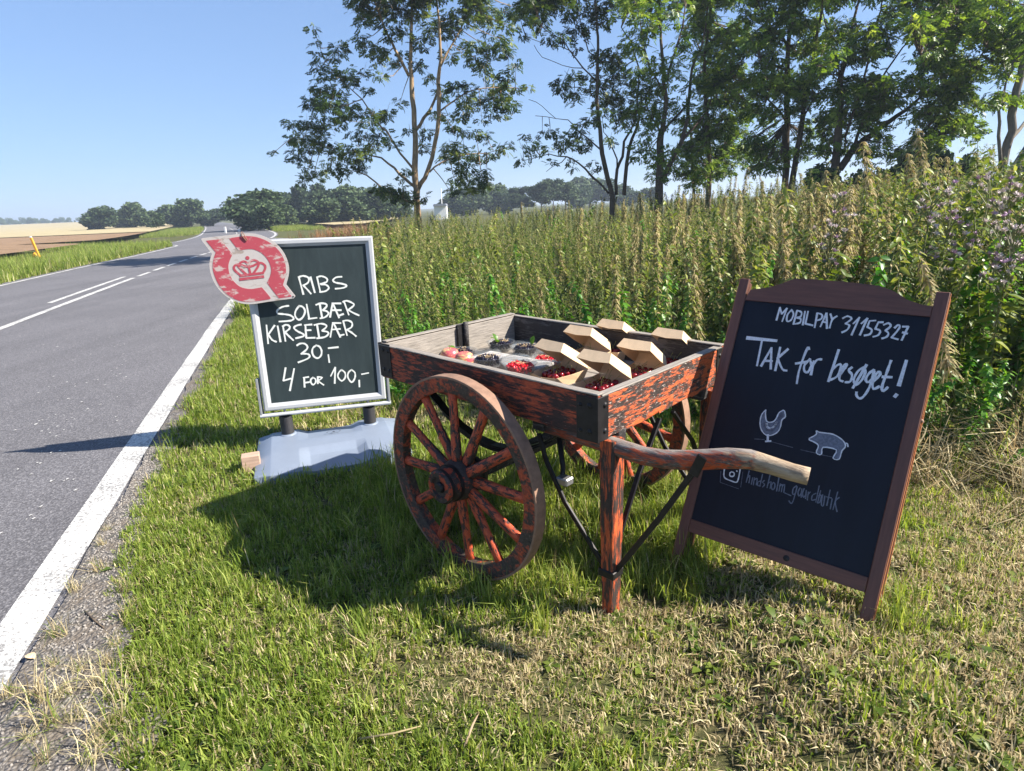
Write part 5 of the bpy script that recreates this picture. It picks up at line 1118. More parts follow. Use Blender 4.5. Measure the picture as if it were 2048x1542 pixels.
ap = MB(); ap.lathe([(.0015, .058), (.010, .064), (.022, .066), (.034, .058), (.040, .042), (.038, .024), (.028, .008), (.014, .001), (.004, .004), (.001, .006)][::-1], 28); APM = ap.mesh('apple', [M['apple']], True)
asm = MB(); asm.tube([(0, 0, .055), (.003, 0, .072), (.006, .002, .078)], .0014, 5); ASM = asm.mesh('stalk', [M['stick']])
for k, (u, v, lb) in enumerate([(900, 716, 'pink and yellow apple on the left, nearest the cart corner'), (929, 724, 'pink and yellow apple on the right, next to the blackcurrants')]):
    x, y, z = world_on_floor(u, v, .030); o = link('apple', APM); o.matrix_world = CARTM @ Matrix.Translation((x, y, z+.0015)) @ Matrix.Rotation(k*2.1, 4, 'Z') @ Matrix.Scale(1.12, 4); tag(o, lb, 'apple', 'apples in the cart'); link('stalk', ASM, o)
#@@SIGNS
# ================================================================== pavement sign
a_ = .277; sl_ = -.0166
SD = np.array([math.cos(a_), math.sin(a_), 0]); SU = np.array([0, 0, 1.0]); SD2 = SD*math.cos(sl_)+SU*math.sin(sl_); SU2 = -SD*math.sin(sl_)+SU*math.cos(sl_); SN = np.cross(SU2, SD2)   # SN points away from the viewer
SO = np.array([-1.2133, 3.8184, .2533]); SIGNM = frame(SO, SD2, SN, SU2)
SI = np.array(SIGNM.inverted())
def spx(u, v, y=0.0): return (SI @ np.array([*onplane(u, v, SO+SN*y, SN), 1]))[[0, 2]]
root = empty('pavement_sign', Matrix.Translation((SO[0], SO[1], 0)), 'silver framed pavement chalkboard on a grey plastic base, prices written in white', 'sign')
RL = Matrix.Translation((SO[0], SO[1], 0)).inverted(); SM = RL @ SIGNM; BM_ = RL @ BASEM
SW, SHH, FWD = .763, 1.058, .046
# frame members with a sloping face, mitred
def member(p0, p1, wd, inward):
    """bevelled profile from outer edge p0-p1; inward is the direction to the panel (x,z)"""
    p0, p1, n_ = (np.array(q, float) for q in (p0, p1, inward)); d = (p1-p0)/np.linalg.norm(p1-p0); prof = [(0, .012), (0, -.008), (.008, -.014), (.026, -.014), (wd-.004, -.003), (wd, -.001), (wd, .012)]
    V = []
    for e, p in ((1, p0), (-1, p1)):
        for q, y in prof: w_ = p+n_*q+d*e*q; V.append((w_[0], y, w_[1]))
    k = len(prof); return V, [(i, i+k, i+1+k, i+1) for i in range(k-1)]+[tuple(range(k)), tuple(2*k-1-i for i in range(k))]
h = SW/2
for p0, p1, nn in (((-h, 0), (h, 0), (0, 1)), ((h, 0), (h, SHH), (-1, 0)), ((h, SHH), (-h, SHH), (0, -1)), ((-h, SHH), (-h, 0), (1, 0))):
    mb = MB(); mb.add(*member(p0, p1, FWD, nn)); mb.build('frame_rail', M['alu'], root, SM)
mb = MB(); mb.box((0, .006, SHH/2), (SW-.070, .006, SHH-.070)); pan = mb.build('chalk_panel', M['slate'], root, SM)
PY = .003
T1 = {'RIBS': [[(660,200),(700,350),(740,500)],[(665,205),(740,185),(830,220),(820,300),(735,350)],[(735,345),(800,410),(870,490)],[(862,205),(935,470)],[(975,215),(1030,460)],[(970,210),(1050,190),(1140,230),(1135,290),(1030,325)],[(1050,330),(1130,340),(1175,390),(1120,445),(1020,460)],[(1395,200),(1300,210),(1245,260),(1290,300),(1400,320),(1480,350),(1420,390),(1285,405)]],
 'SOLBAER': [[(490,695),(380,715),(300,770),(300,825),(420,840),(520,860),(575,910),(520,950),(325,965)],[(670,695),(610,780),(600,870),(660,935),(730,890),(770,790),(730,715),(665,698)],[(795,670),(840,920)],[(825,920),(970,900)],[(1020,670),(1060,900)],[(955,680),(1030,655),(1110,660),(1140,700),(1070,775)],[(1075,770),(1140,790),(1170,830),(1110,890),(1025,910)],[(1235,670),(1195,890)],[(1250,670),(1350,900)],[(1230,655),(1380,655)],[(1220,770),(1385,770)],[(1330,870),(1425,835)],[(1440,640),(1515,850)],[(1415,630),(1480,610),(1580,650),(1600,690),(1500,770)],[(1510,770),(1600,820),(1690,860)]],
 'KIRSEBAER': [[(110,1025),(140,1340)],[(250,1030),(140,1190)],[(150,1200),(210,1280),(280,1310)],[(300,1040),(350,1310)],[(395,1060),(435,1300)],[(385,1050),(440,1020),(500,1040),(500,1090),(420,1150)],[(430,1150),(500,1220),(570,1285)],[(705,1015),(620,1035),(580,1075),(640,1130),(740,1180),(740,1215),(610,1250)],[(775,1030),(790,1240)],[(760,1025),(885,1015)],[(770,1115),(870,1110)],[(790,1245),(940,1240)],[(975,1030),(1010,1240)],[(925,1025),(1030,1000),(1120,1020),(1130,1060),(1060,1120)],[(1060,1125),(1150,1140),(1165,1180),(1100,1230),(970,1250)],[(1240,1000),(1200,1230)],[(1260,1000),(1370,1230)],[(1235,990),(1380,990)],[(1230,1100),(1370,1090)],[(1350,1205),(1435,1185)],[(1420,960),(1485,1200)],[(1415,955),(1500,945),(1570,985),(1560,1060),(1470,1110)],[(1480,1105),(1560,1150),(1640,1215)]]}
T2 = {'30': [[(500,195),(560,160),(640,160),(695,210),(680,270),(580,350)],[(580,350),(690,350),(740,385),(700,440),(525,510)],[(865,190),(800,240),(785,320),(820,400),(890,430),(950,380),(960,290),(920,215),(860,192)],[(1085,365),(1105,510)],[(1085,245),(1270,225)]],
 '4': [[(290,610),(250,850)],[(250,850),(390,810)],[(450,625),(370,1035)]],
 'FOR': [[(635,790),(645,970)],[(620,795),(720,780)],[(645,890),(735,875)],[(805,790),(760,830),(765,890),(805,925),(850,880),(845,820),(800,792)],[(890,775),(890,905)],[(880,780),(970,790),(900,850)],[(900,860),(1000,930)]],
 '100': [[(1130,765),(1215,600)],[(1215,600),(1205,900)],[(1335,645),(1280,700),(1265,780),(1335,855),(1400,790),(1395,700),(1330,647)],[(1520,645),(1460,700),(1450,790),(1520,880),(1580,800),(1580,700),(1515,647)],[(1660,840),(1665,965)],[(1705,730),(1835,705)]]}
for T, org, scl in ((T1, (520, 530), 8.533), (T2, (540, 670), 9.309)):
    for key, st in T.items():
        mb = MB()
        for i, s_ in enumerate(st): mb.stroke([spx(org[0]+u/scl, org[1]+v/scl, PY) for u, v in s_], .0105 if len(key) != 3 else .0098, PY-.0004-.00008*i)
        mb.build('chalk_writing', M['chalk'], pan)
# lower cradle: bottom tube, side flats, bolts, rubber springs
mb = MB(); zb = -.032; mb.tube([(-h-.030, .004, zb), (h+.030, .004, zb)], .0135, 14, sq=(1.0, 1.25)); smooth_by_angle(mb.build('bottom_rail', M['alu'], root, SM), 40)
for s_ in (-1, 1):
    mb = MB(); mb.box((s_*(h+.021), .006, .090), (.014, .030, .245), .002); mb.box((s_*(h+.0115), .024, .090), (.008, .006, .245), .001); mb.build('side_flat', M['alu_dark'], root, SM)
    mb = MB(); mb.tube([(s_*.262, .004, zb+.010), (s_*.262, .004, zb+.026)], .008, 8); mb.build('rail_bolt', M['steel'], root, SM)
# springs end on the base
def post(sx):
    top = np.array(SM @ Vector((sx*.262, .004, zb-.012))); bot = top.copy(); bot[2] = .086; bot[:2] += SD2[:2]*0
    mb = MB(); n = 22; pr = []
    for i in range(n+1):
        z = i/n; pr += [(.034 if i % 2 else .0415, z)]
    L_ = top[2]-bot[2]; mb.lathe([(r, z*L_) for r, z in pr], 20); o = mb.build('rubber_spring', M['rubber'], root, Matrix.Translation(bot), True)
    mb = MB(); mb.lathe([(.054, 0), (.054, .004), (.046, .009), (.036, .009)], 24); mb.build('collar', M['plastic'], root, Matrix.Translation((bot[0], bot[1], bot[2]-.001)), True); return bot
pb = [post(-1), post(1)]
# moulded base
def base():
    bx, by = .45, .375; prof_t = .128; V = []; Fc = []
    bm = bmesh.new()
    def quadgrid():
        xs_ = [-bx, -bx+.09, -.20, -.14, .14, .20, bx-.09, bx]; ys_ = [-by, -by+.035, -.12, -.06, .055, .19, by-.04, by]
        def hgt(x, y):
            ax = abs(x); z = .088
            if y < .055: z = .056+(.088-.056)*max(0, (y+by)/(by+.055))            # front slope
            if y > .19: z = .086-(y-.19)/(by-.19)*.032
            if ax > bx-.09: z = min(z, .086-(ax-(bx-.09))/.09*.040)
            if ax <= .15 and y <= -.05: z -= (.014 if y < -.36 else .030 if y < -.3 else .034 if y <= -.11 else .003)   # front recess
            if ax <= .14 and y >= .19: z -= .024
            return max(z, .020)
        vs = {}
        for i, x in enumerate(xs_):
            for j, y in enumerate(ys_): vs[i, j] = bm.verts.new((x, y, hgt(x, y)))
        for i in range(len(xs_)-1):
            for j in range(len(ys_)-1): bm.faces.new((vs[i, j], vs[i+1, j], vs[i+1, j+1], vs[i, j+1]))
        bd = [e for e in bm.edges if len(e.link_faces) == 1]; r_ = bmesh.ops.extrude_edge_only(bm, edges=bd)
        for v in [g_ for g_ in r_['geom'] if isinstance(g_, bmesh.types.BMVert)]: v.co.z = -.01; v.co.x *= 1.012; v.co.y *= 1.012
    quadgrid()
    # chamfer the plan corners
    for v in bm.verts:
        if abs(v.co.x) > bx-.02 and abs(v.co.y) > by-.02: v.co.x -= math.copysign(.045, v.co.x); v.co.y -= math.copysign(.03, v.co.y)
    bmesh.ops.recalc_face_normals(bm, faces=bm.faces[:])
    eds = [e for e in bm.edges if len(e.link_faces) == 2 and e.calc_face_angle(0) > .12]
    bmesh.ops.bevel(bm, geom=eds, offset=.0045, segments=2, affect='EDGES', profile=.5)
    me = bpy.data.meshes.new('base'); bm.to_mesh(me); bm.free(); me.materials.append(M['plastic']); return me
bo = link('base', base(), root, BM_); smooth_by_angle(bo, 25)
bmat = BM_ @ Matrix.Translation((.02, .12, .0885))
mb = MB(); mb.lathe([(.040, 0), (.042, .0006), (.044, 0)], 32); 
for i, v in enumerate(mb.v): mb.v[i] = (v[0], v[1]*.62, v[2])
mb.add([(-.018, -.010, .0006), (.010, -.012, .0006), (.004, .010, .0006)], [(0, 1, 2)]); mb.add([(.012, -.004, .0006), (.022, -.002, .0006), (.016, .006, .0006)], [(0, 1, 2)]); lg = mb.build('moulded_logo', M['rubber'], root, bmat)
# wooden block beside the base
p = atz(490, 948, 0); mb = MB(); mb.box((0, 0, .055), (.10, .075, .110), .003); tag(mb.build('wooden_block', plain('raw_block', (.40, .27, .20), .85, .3, 6, 0, .3, (1, 10, 10), .002), None, Matrix.Translation((p[0]+.035, p[1]+.03, 0)) @ Matrix.Rotation(.35, 4, 'Z')), 'rough wooden block wedged against the left end of the plastic base', 'block')

# ================================================================== crown sign
EY = -.050
ER = SO+SN*EY; EM = frame(ER+SU2*.95-SD2*.33, SD2, SN, SU2); EI = np.array(EM.inverted())
def epx(u, v): return (EI @ np.array([*onplane(400+u/9.07, 450+v/9.07, ER, SN), 1]))[[0, 2]]
def curve(pts, closed=True, n=4):
    P = [np.array(p, float) for p in pts]; m_ = len(P); out = []
    for i in range(m_):
        p0, p1, p2, p3 = P[i-1], P[i], P[(i+1) % m_], P[(i+2) % m_]
        d1 = p2-p1; sharp = lambda a, b, c: np.dot(b-a, c-b)/(np.linalg.norm(b-a)*np.linalg.norm(c-b)+1e-9) < .72
        m1 = np.zeros(2)+(d1 if sharp(p0, p1, p2) else (p2-p0)/2); m2 = d1 if sharp(p1, p2, p3) else (p3-p1)/2
        for k in range(n):
            t = k/n; out.append((2*t**3-3*t*t+1)*p1+(t**3-2*t*t+t)*m1+(-2*t**3+3*t*t)*p2+(t**3-t*t)*m2)
    return out
es = empty('crown_sign', EM, 'faded red and white board with a crown emblem hung on the chalkboard corner', 'sign')
outer = [(30,240),(400,198),(700,165),(900,150),(1100,185),(1300,280),(1450,410),(1550,560),(1610,740),(1610,900),(1565,1080),(1650,1190),(1730,1290),(1700,1330),(1250,1390),(950,1435),(750,1420),(550,1340),(400,1230),(280,1080),(200,900),(170,720),(195,580),(220,525),(120,395),(25,270)]
mb = MB(); mb.prism([tuple(epx(u, v)) for u, v in curve(outer)], 0, .009); brd_ = mb.build('board', M['signwhite'], es)
redA = [(110,285),(370,255),(480,395),(590,535),(540,640),(515,750),(540,900),(620,1030),(740,1125),(900,1160),(1010,1150),(1120,1130),(1200,1220),(1280,1320),(1260,1345),(1080,1375),(900,1395),(700,1370),(520,1280),(370,1130),(280,960),(230,780),(245,620),(285,500),(190,385)]
redB = [(525,240),(690,215),(850,200),(1050,225),(1250,310),(1400,430),(1500,570),(1555,740),(1555,900),(1505,1090),(1580,1190),(1655,1285),(1640,1300),(1430,1330),(1320,1190),(1215,1045),(1270,930),(1290,800),(1240,650),(1130,520),(980,445),(860,440),(700,465),(610,350)]
for i, poly in enumerate((redA, redB)):
    mb = MB(); mb.prism([tuple(epx(u, v)) for u, v in curve(poly)], -.0012, .0004); mb.build('red_band', M['signred'], brd_)
mb = MB(); sw_ = 38/9.07*3.75/F
for i, (st, k_) in enumerate([([(740,915),(640,830),(615,770),(650,725),(720,718),(860,758),(960,740),(1050,695),(1120,690),(1180,735),(1180,800),(1140,870)], 1), ([(700,750),(760,820),(830,885)], 1), ([(695,745),(740,680),(810,660),(868,705),(890,780),(915,885)], .95), ([(880,715),(930,650),(1000,640),(1062,680),(1050,760),(970,875)], .95), ([(730,920),(1150,868)], 1.1), ([(730,985),(1150,935)], 1.25)]): mb.stroke([epx(u, v) for u, v in st], sw_*k_, -.0004-.00012*i, .0010, jit=.03)
c_ = epx(862, 597); mb.prism([(c_[0]+.0110*math.cos(t), c_[1]+.0110*math.sin(t)) for t in np.arange(0, 6.28, .35)], -.0014, .0003); mb.build('crown_emblem', M['signred'], brd_)
c_ = epx(790, 185); mb = MB(); mb.tube([(c_[0]-.010, .030, c_[1]+.018), (c_[0]-.008, .004, c_[1]+.020), (c_[0], -.006, c_[1]+.012), (c_[0]+.008, -.006, c_[1]-.006), (c_[0]+.016, -.005, c_[1]-.024), (c_[0]+.012, -.005, c_[1]-.034), (c_[0]+.004, -.006, c_[1]-.022), (c_[0]-.008, -.007, c_[1]-.002), (c_[0]-.012, .002, c_[1]+.018)], .0022, 6); mb.build('wire_hook', M['rust'], es, smooth=True)
mb = MB()
c_ = epx(1690, 1300); mb.lathe([(.0004, -.003), (.004, -.0025), (.005, 0)], 10, 'y', (c_[0], 0, c_[1])); mb.build('screw', M['iron'], es)

# ================================================================== red-brown A-board
KM = frame(KO, KX, KY, KZ); KI = np.array(KM.inverted())
def kpx(u, v, y=0.0): return (KI @ np.array([*onplane(u, v, KO+KY*y, KY), 1]))[[0, 2]]
kb = empty('a_board', Matrix.Translation((KO[0], KO[1], 0)), 'leaning red-brown wooden chalkboard with arched top and Danish thank-you note', 'sign')
KL = Matrix.Translation((KO[0], KO[1], 0)).inverted() @ KM
z5 = lambda u, v: kpx(1340+u/2.003, 520+v/2.003)
pTL, pTR, pBR, pBL = z5(305, 150), z5(1058, 238), z5(775, 1280), z5(80, 1025)
tl, tr = z5(283, 72), z5(1145, 130); xl = (tl[0]+z5(40, 1040)[0])/2; xr = (tr[0]+z5(800, 1415)[0])/2; zt_l, zt_r = tl[1], tr[1]
pxl = (pTL[0]+pBL[0])/2; pxr = (pTR[0]+pBR[0])/2; pzt = (pTL[1]+pTR[1])/2; pzb = (pBL[1]+pBR[1])/2
zrb = (z5(38, 1062)[1]+z5(755, 1342)[1])/2
TH = .022
for nm, xa, xb, zt_, zb_ in (('l', xl, pxl, zt_l, -.10), ('r', pxr, xr, zt_r, -.02)):
    mb = MB(); mb.box(((xa+xb)/2, TH/2, (zt_+zb_)/2), (xb-xa, TH-.003, zt_-zb_), .0025); mb.build('stile', M['redbrown'], kb, KL)
    mb = MB(); xo = xr if nm == 'r' else xl; sg = 1 if nm == 'r' else -1; mb.box((xo+sg*.001, TH/2+.0015, (zt_+zb_)/2), (.002, TH-.006, zt_-zb_-.004)); mb.build('bare_edge', M['litedge'], kb, KL)  # orange strip colours in the sunlight along the edge
mb = MB(); mb.box(((pxl+pxr)/2, TH/2, (pzb+zrb)/2), (pxr-pxl-.001, TH-.006, pzb-zrb), .002); mb.build('bottom_rail', M['redbrown_h'], kb, KL)
arch = [z5(u, v) for u, v in ((322, 118), (400, 108), (450, 92), (500, 73), (600, 78), (720, 88), (840, 102), (900, 125), (950, 158), (1010, 178), (1075, 186))]
arch = [(min(max(q[0], pxl+.001), pxr-.001), q[1]) for q in arch]
mb = MB(); mb.prism([(pxl+.0005, pzt)]+[tuple(q) for q in arch]+[(pxr-.0005, pzt)], .003, TH-.003); mb.build('arched_rail', M['redbrown_h'], kb, KL)
mb = MB(); mb.box(((pxl+pxr)/2, TH/2+.002, (pzb+pzt)/2), (pxr-pxl+.012, .006, pzt-pzb+.012)); kp = mb.build('chalk_panel', M['slate2'], kb, KL)
KPY = TH/2-.001
def kw(st, org, scl, wd, mat, nm='chalk_writing'):
    mb = MB()
    for i, s_ in enumerate(st):
        k_ = 1.0
        if isinstance(s_, tuple): s_, k_ = s_
        mb.stroke([kpx(org[0]+u/scl, org[1]+v/scl, KPY) for u, v in s_], wd*k_, KPY-.0003-.00006*i, .0007)
    return mb.build(nm, M[mat], kp)
kw([[(415,230),(455,85)],[(455,85),(475,160)],[(475,160),(535,95)],[(535,95),(480,245)],[(590,110),(540,170),(535,240),(580,230),(610,160),(586,112)],[(650,120),(610,270)],[(650,120),(700,140),(690,190),(640,200),(690,215),(680,260),(605,275)],[(740,130),(715,285)],[(775,130),(745,270)],[(745,270),(830,290)],[(880,150),(850,315)],[(885,150),(935,170),(925,215),(870,235)],[(915,305),(985,150)],[(985,150),(990,325)],[(935,250),(990,255)],[(1030,160),(1050,220)],[(1105,185),(1050,225),(1020,320)],[(1170,210),(1225,185),(1270,215),(1200,270)],[(1200,270),(1245,290),(1220,340),(1160,370)],[(1290,270),(1360,200)],[(1360,200),(1270,400)],[(1380,270),(1450,210)],[(1450,210),(1365,400)],[(1545,235),(1475,240)],[(1475,240),(1450,310)],[(1450,310),(1500,340),(1480,390),(1415,405)],[(1630,255),(1575,255)],[(1575,255),(1540,330)],[(1540,330),(1595,350),(1575,400),(1515,420)],[(1635,285),(1690,265),(1715,300),(1655,350)],[(1655,350),(1690,380),(1670,420),(1615,440)],[(1760,320),(1800,285),(1815,320),(1725,430)],[(1725,430),(1800,450)],[(1850,305),(1915,305)],[(1915,305),(1840,460)],[(1850,370),(1905,385)]], (1480, 600), 5.689, .0062, 'chalk2')
kw([([(85,95),(440,130)], 1.5), [(265,130),(205,430)],[(255,435),(380,215)],[(380,215),(370,470)],[(290,370),(390,375)],[(485,210),(425,490)],[(580,230),(455,340)],[(455,340),(510,470),(565,490)],[(830,235),(820,210),(770,320),(710,500),(685,645)],[(670,405),(800,385)],[(845,350),(780,420),(775,490),(815,510),(860,430),(842,352)],[(890,375),(855,540)],[(880,420),(930,360),(985,355)],[(1190,240),(1065,620)],[(1120,470),(1190,415),(1220,440),(1170,560),(1075,605)],[(1190,560),(1250,480),(1290,420),(1260,420),(1205,530),(1200,600),(1240,620)],[(1350,450),(1310,490),(1350,540),(1330,620),(1270,630)],[(1490,450),(1420,500),(1370,600),(1400,660),(1470,600),(1510,510),(1486,452)],[(1525,420),(1360,700)],[(1610,480),(1550,530),(1515,600),(1550,630),(1610,560),(1615,480)],[(1615,500),(1560,690),(1490,800),(1440,825),(1405,790),(1405,750)],[(1605,620),(1680,550),(1690,510),(1650,520),(1600,630),(1610,710),(1680,680)],[(1820,370),(1760,540),(1710,690),(1730,735),(1780,690)],[(1715,565),(1830,570)],([(2005,370),(1915,670)], 1.3),([(1865,805),(1888,778)], 1.4)], (1480, 660), 6.0235, .0082, 'chalk2')
hen = [(295,185),(225,260),(190,380),(195,500),(240,600),(320,660),(420,650),(520,590),(570,490),(595,370),(660,310),(640,200),(600,200),(540,240),(490,340),(440,400),(360,415),(310,390),(290,300)]
pig = [(1105,715),(1235,640),(1235,575),(1290,600),(1400,615),(1550,640),(1690,720),(1770,810),(1770,880),(1710,950),(1660,1100),(1545,1080),(1610,930),(1360,880),(1330,1015),(1235,980),(1275,850),(1190,780),(1110,745)]
d6 = lambda q: kpx(1500+q[0]/9.309, 800+q[1]/9.309, KPY)
for poly, nm in ((hen, 'hen_drawing'), (pig, 'pig_drawing')):
    mb = MB(); mb.prism([tuple(d6(q)) for q in poly], KPY-.0004, KPY); mb.build(nm, M['chalk3'], kp)
O6 = ((1500, 800), 9.309)
kw([hen+[hen[0]], [(325,640),(318,765)], [(345,640),(340,760)], ([(290,772),(390,765)], 1.6)], *O6, .0040, 'chalk2', 'chalk_outline'); kw([pig+[pig[0]], [(1760,810),(1810,810),(1825,870)]], *O6, .0040, 'chalk2', 'chalk_outline')
kw([[(300,430),(290,500),(340,560),(430,540),(490,450),(550,340),(600,260)]], *O6, .014, 'chalkfaint', 'chalk_smudge'); kw([[(310,440),(320,500),(390,530),(460,480),(500,410)]], *O6, .008, 'chalk2', 'chalk_smudge')
kw([[(85,725),(270,735)],[(390,775),(800,885)],[(940,925),(1230,990)],[(1330,1020),(1530,1060)]], *O6, .0022, 'chalkfaint', 'chalk_line')
O7 = ((1420, 910), 7.314)
kw([[(260,140),(225,180),(210,215),(205,310),(240,350),(310,378),(385,400),(415,350),(440,220),(435,190),(400,165),(265,138)],[(322,246),(295,260),(290,300),(322,315),(352,300),(352,262),(318,246)],[(390,232),(400,240)]], *O7, .0048, 'chalk2', 'camera_icon')
kw([[(160,235),(150,395)],[(150,400),(420,495)],[(480,250),(450,470)]], *O7, .0020, 'chalkfaint', 'chalk_line')
kw([[(575,230),(530,400)],[(545,340),(585,300),(570,410)],[(625,330),(605,430)],[(650,330),(635,440)],[(645,370),(690,340),(680,440)],[(770,280),(730,460)],[(740,380),(700,400),(700,450),(740,440)],[(800,370),(770,400),(800,430),(770,470)],[(880,290),(835,480)],[(850,420),(895,390),(880,490)],[(930,400),(900,450),(915,510),(945,480),(950,420),(928,402)],[(1010,330),(975,530)],[(1030,420),(1010,530)],[(1020,460),(1060,430),(1045,540)],[(1060,460),(1095,430),(1080,550)],[(1095,555),(1185,595)],[(1270,450),(1220,490),(1210,570),(1250,560),(1275,470)],[(1275,460),(1225,650),(1190,710),(1155,670)],[(1320,480),(1290,540),(1300,600),(1335,560),(1345,490),(1335,620)],[(1380,490),(1355,560),(1370,620),(1405,570),(1410,510),(1400,640)],[(1440,540),(1425,660)],[(1435,580),(1470,540)],[(1600,450),(1550,690)],[(1555,560),(1500,590),(1490,660),(1545,650)],[(1620,520),(1575,700)],[(1590,600),(1630,590),(1610,690),(1570,700)],[(1650,580),(1630,720),(1660,740),(1680,600)],[(1760,510),(1710,740)],[(1700,610),(1780,630)],[(1790,640),(1760,790)],[(1870,540),(1800,800)],[(1895,620),(1835,680),(1860,830)]], *O7, .0038, 'chalk3')
c_ = z5(465, 1195); mb = MB(); mb.lathe([(.001, -.002), (.008, -.002), (.011, 0), (.013, .003)], 16, 'y', (c_[0], .003, c_[1])); mb.build('screw_hole', M['iron'], kb, KL, True)
# back frame, hinged at the top and almost closed
KB = KL @ Matrix.Translation((0, TH+.004, zt_r-.03)) @ Matrix.Rotation(math.radians(3.2), 4, 'X') @ Matrix.Translation((0, 0, -(zt_r-.03)))
for xa, xb, zt_, zb_ in ((xl, pxl, zt_l-.01, -.06), (pxr, xr, zt_r-.012, -.045)):
    mb = MB(); mb.box(((xa+xb)/2, TH/2, (zt_+zb_)/2), (xb-xa, TH, zt_-zb_), .0025); mb.build('back_stile', M['redbrown'], kb, KB)
    if xb == xr: mb = MB(); mb.box((xr+.001, TH/2, (zt_+zb_)/2), (.002, TH-.006, zt_-zb_-.004)); mb.build('bare_edge', M['litedge'], kb, KB)
mb = MB(); mb.box(((pxl+pxr)/2, TH/2, pzt+.016), (pxr-pxl-.001, TH-.006, .032), .002); mb.build('back_rail', M['redbrown_h'], kb, KB)
mb = MB(); mb.box(((pxl+pxr)/2, TH/2, (pzb+zrb)/2), (pxr-pxl-.001, TH-.006, pzb-zrb), .002); mb.build('back_rail', M['redbrown_h'], kb, KB)
mb = MB(); mb.box(((pxl+pxr)/2, TH/2+.002, (pzb+pzt)/2), (pxr-pxl+.010, .006, pzt-pzb+.010)); mb.build('back_panel', M['slate2'], kb, KB)
zc_ = z5(1020, 645)[1]
for off, yy_ in ((0, TH*.5), (0, TH*1.7)):
    mb = MB(); mb.lathe([(.0005, .006), (.004, .0055), (.006, .003), (.0065, 0)], 10); mb.build('hinge_bolt', M['rust'], kb, KL @ Matrix.Translation((xr+.002, yy_, zc_+off)) @ Matrix.Rotation(math.pi/2, 4, 'Y'), True)
mb = MB(); mb.box((xr+.004, TH, zc_-.05), (.003, .012, .14), .001); mb.build('stay_bar', M['litedge'], kb, KL)

# ================================================================== thistles, twigs, leaves
def thistle(u, v, Y, n, seed, label, H=1.5):
    r = np.random.default_rng(seed); top = at(u, v, Y); zg = float(gz(top[0], Y)); root = empty('thistle_plant', (top[0], Y, zg), label, 'thistle', 'flowering thistles in the weeds'); h_ = top[2]-zg; mb = MB(); hd = []
    mb.tube([(.02, 0, 0), (0, .02, h_*.5), (0, 0, h_*.92)], [.008, .006, .003], 5)
    for k in range(n):
        t = r.uniform(.66, 1.0); a = r.uniform(0, 6.28); q = r.uniform(.03, .17)*(1.25-t*.6); e = np.array([q*math.cos(a), q*math.sin(a), h_*t+q*.5]); mb.tube([(0, 0, h_*t-.06), tuple(e*.6+np.array([0, 0, h_*t-.02])*.4), tuple(e)], [.003, .0025, .002], 4); hd.append(e)
    mb.build('stem', M['stemg'], root)
    lf = MB(); P = []; Rr = []; S = []
    for k in range(26): t = r.uniform(.1, .8); P.append((0, 0, h_*t)); Rr.append((r.uniform(-.6, .3), r.normal(0, .3), r.uniform(0, 6.28))); S.append(r.uniform(.08, .16))
    Rr = np.array(Rr); V, Fc, t_ = replicate(LV*np.array([.6, 1, 1]), LF, np.array(P), eulers(Rr[:, 0], Rr[:, 1], Rr[:, 2]), np.array(S), r.uniform(.3, .7, 26)); link('leaves', fastmesh('leaves', V, Fc, [M['nettle']], None, t_), root)
    for k, e in enumerate(hd):
        m_ = MB(); pr = [(.002, -.012), (.008, -.008), (.009, 0), (.0065, .005)]; m_.lathe(pr, 8, c=tuple(e)); 
        fluff = k % 3 != 0
        for j in range(22):                                     # tuft of fine bristles
            a = r.uniform(0, 6.28); q = r.uniform(.1, 1); d = np.array([q*math.cos(a), q*math.sin(a), 1.1-.6*q]); L_ = r.uniform(.016, .030); s_ = np.array([-d[1], d[0], .2])*.0026; b_ = np.array(e)+np.array([0, 0, .002]); m_.add([b_-s_, b_+s_, b_+d*L_+s_*2.2, b_+d*L_-s_*2.2], [(0, 1, 2, 3)], 1)
        m_.build('flower_head', [M['stemg'], M['thistle'] if fluff else M['thistlep']], root)
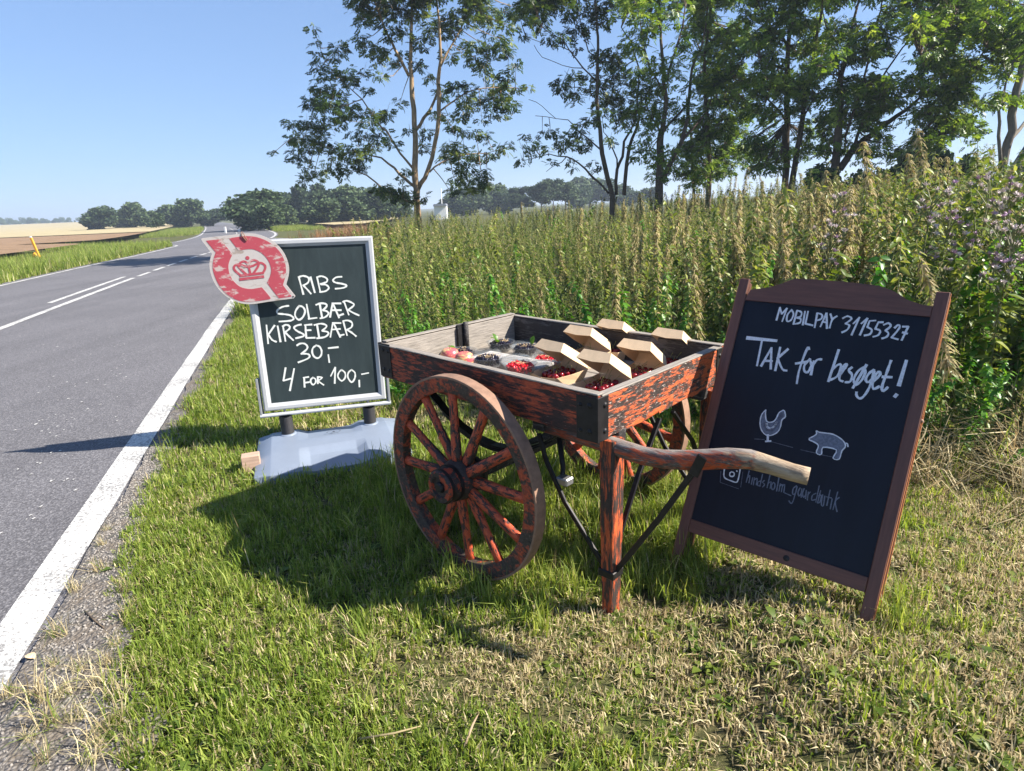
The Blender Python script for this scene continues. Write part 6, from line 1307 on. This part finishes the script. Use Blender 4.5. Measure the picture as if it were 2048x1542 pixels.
for k, (u, v, Y, n, lb) in enumerate([(1672, 392, 3.9, 26, 'thistle with pale fluffy heads above the left half of the leaning chalkboard'), (1868, 372, 3.7, 20, 'thistle with a few pale heads above the right corner of the leaning chalkboard'), (1905, 402, 3.6, 28, 'thistle with clustered pinkish heads between the chalkboard and the right edge'), (2022, 372, 3.5, 40, 'tall thistle at the right edge, upper of two dense pinkish clusters'), (2036, 440, 3.3, 40, 'thistle at the right edge, lower of two dense pinkish clusters'), (1985, 352, 3.7, 12, 'slim thistle with few heads rising highest near the right edge')]): thistle(u, v, Y, n, 400+k, lb)
def stick(pts, r, label, nm='dead_stem', mat='stick'):
    P = []
    for (u, v, z) in pts: q = atz(u, v, z); P.append(q)
    o = P[0].copy(); mb = MB(); mb.tube([p-o for p in P], [r]+[r*.85]*(len(P)-2)+[r*.5], 6); tag(mb.build(nm, M[mat], None, Matrix.Translation(o), True), label, 'twig')
stick([(720, 1478, .035), (790, 1466, .045), (842, 1452, .03)], .0035, 'pale dry stalk lying in the grass at the bottom middle', mat='straw')
stick([(930, 1490, .03), (945, 1450, .045), (958, 1425, .03)], .004, 'short brown stalk in the grass right of the pale stalk')
stick([(168, 1222, .018), (190, 1242, .022), (208, 1256, .018)], .004, 'short dark twig lying on the gravel', 'twig', 'barkdark')
stick([(1910, 1340, .03), (1970, 1332, .04), (2010, 1320, .03)], .004, 'dry bent stalk in the grass at the right edge', mat='straw')
stick([(735, 1292, .04), (700, 1270, .05), (678, 1245, .03)], .0025, 'thin straw stem left of the bright green patch', mat='straw')
q_ = atz(70, 1317, .02); o = link('fallen_leaf', LEAF, None, Matrix.Translation((q_[0], q_[1], .019)) @ Matrix.Rotation(1.2, 4, 'Z')); tag(o, 'tan fallen leaf on the gravel beside the white line', 'leaf'); o.data = LEAF.copy(); o.data.materials[0] = M['kraft']
# ================================================================== air
hm, hnt, hbs = newmat('summer_haze'); hnt.nodes.remove(hbs); pv = hnt.nodes.new('ShaderNodeVolumePrincipled')
pv.inputs['Color'].default_value = (.72, .84, 1, 1); pv.inputs['Density'].default_value = .0010; pv.inputs['Anisotropy'].default_value = .2
hnt.links.new(pv.outputs[0], hnt.nodes['Material Output'].inputs['Volume'])
mb = MB(); mb.box((0, 1500, 10), (6400, 5400, 26)); tag(mb.build('haze', hm), kind='stuff')
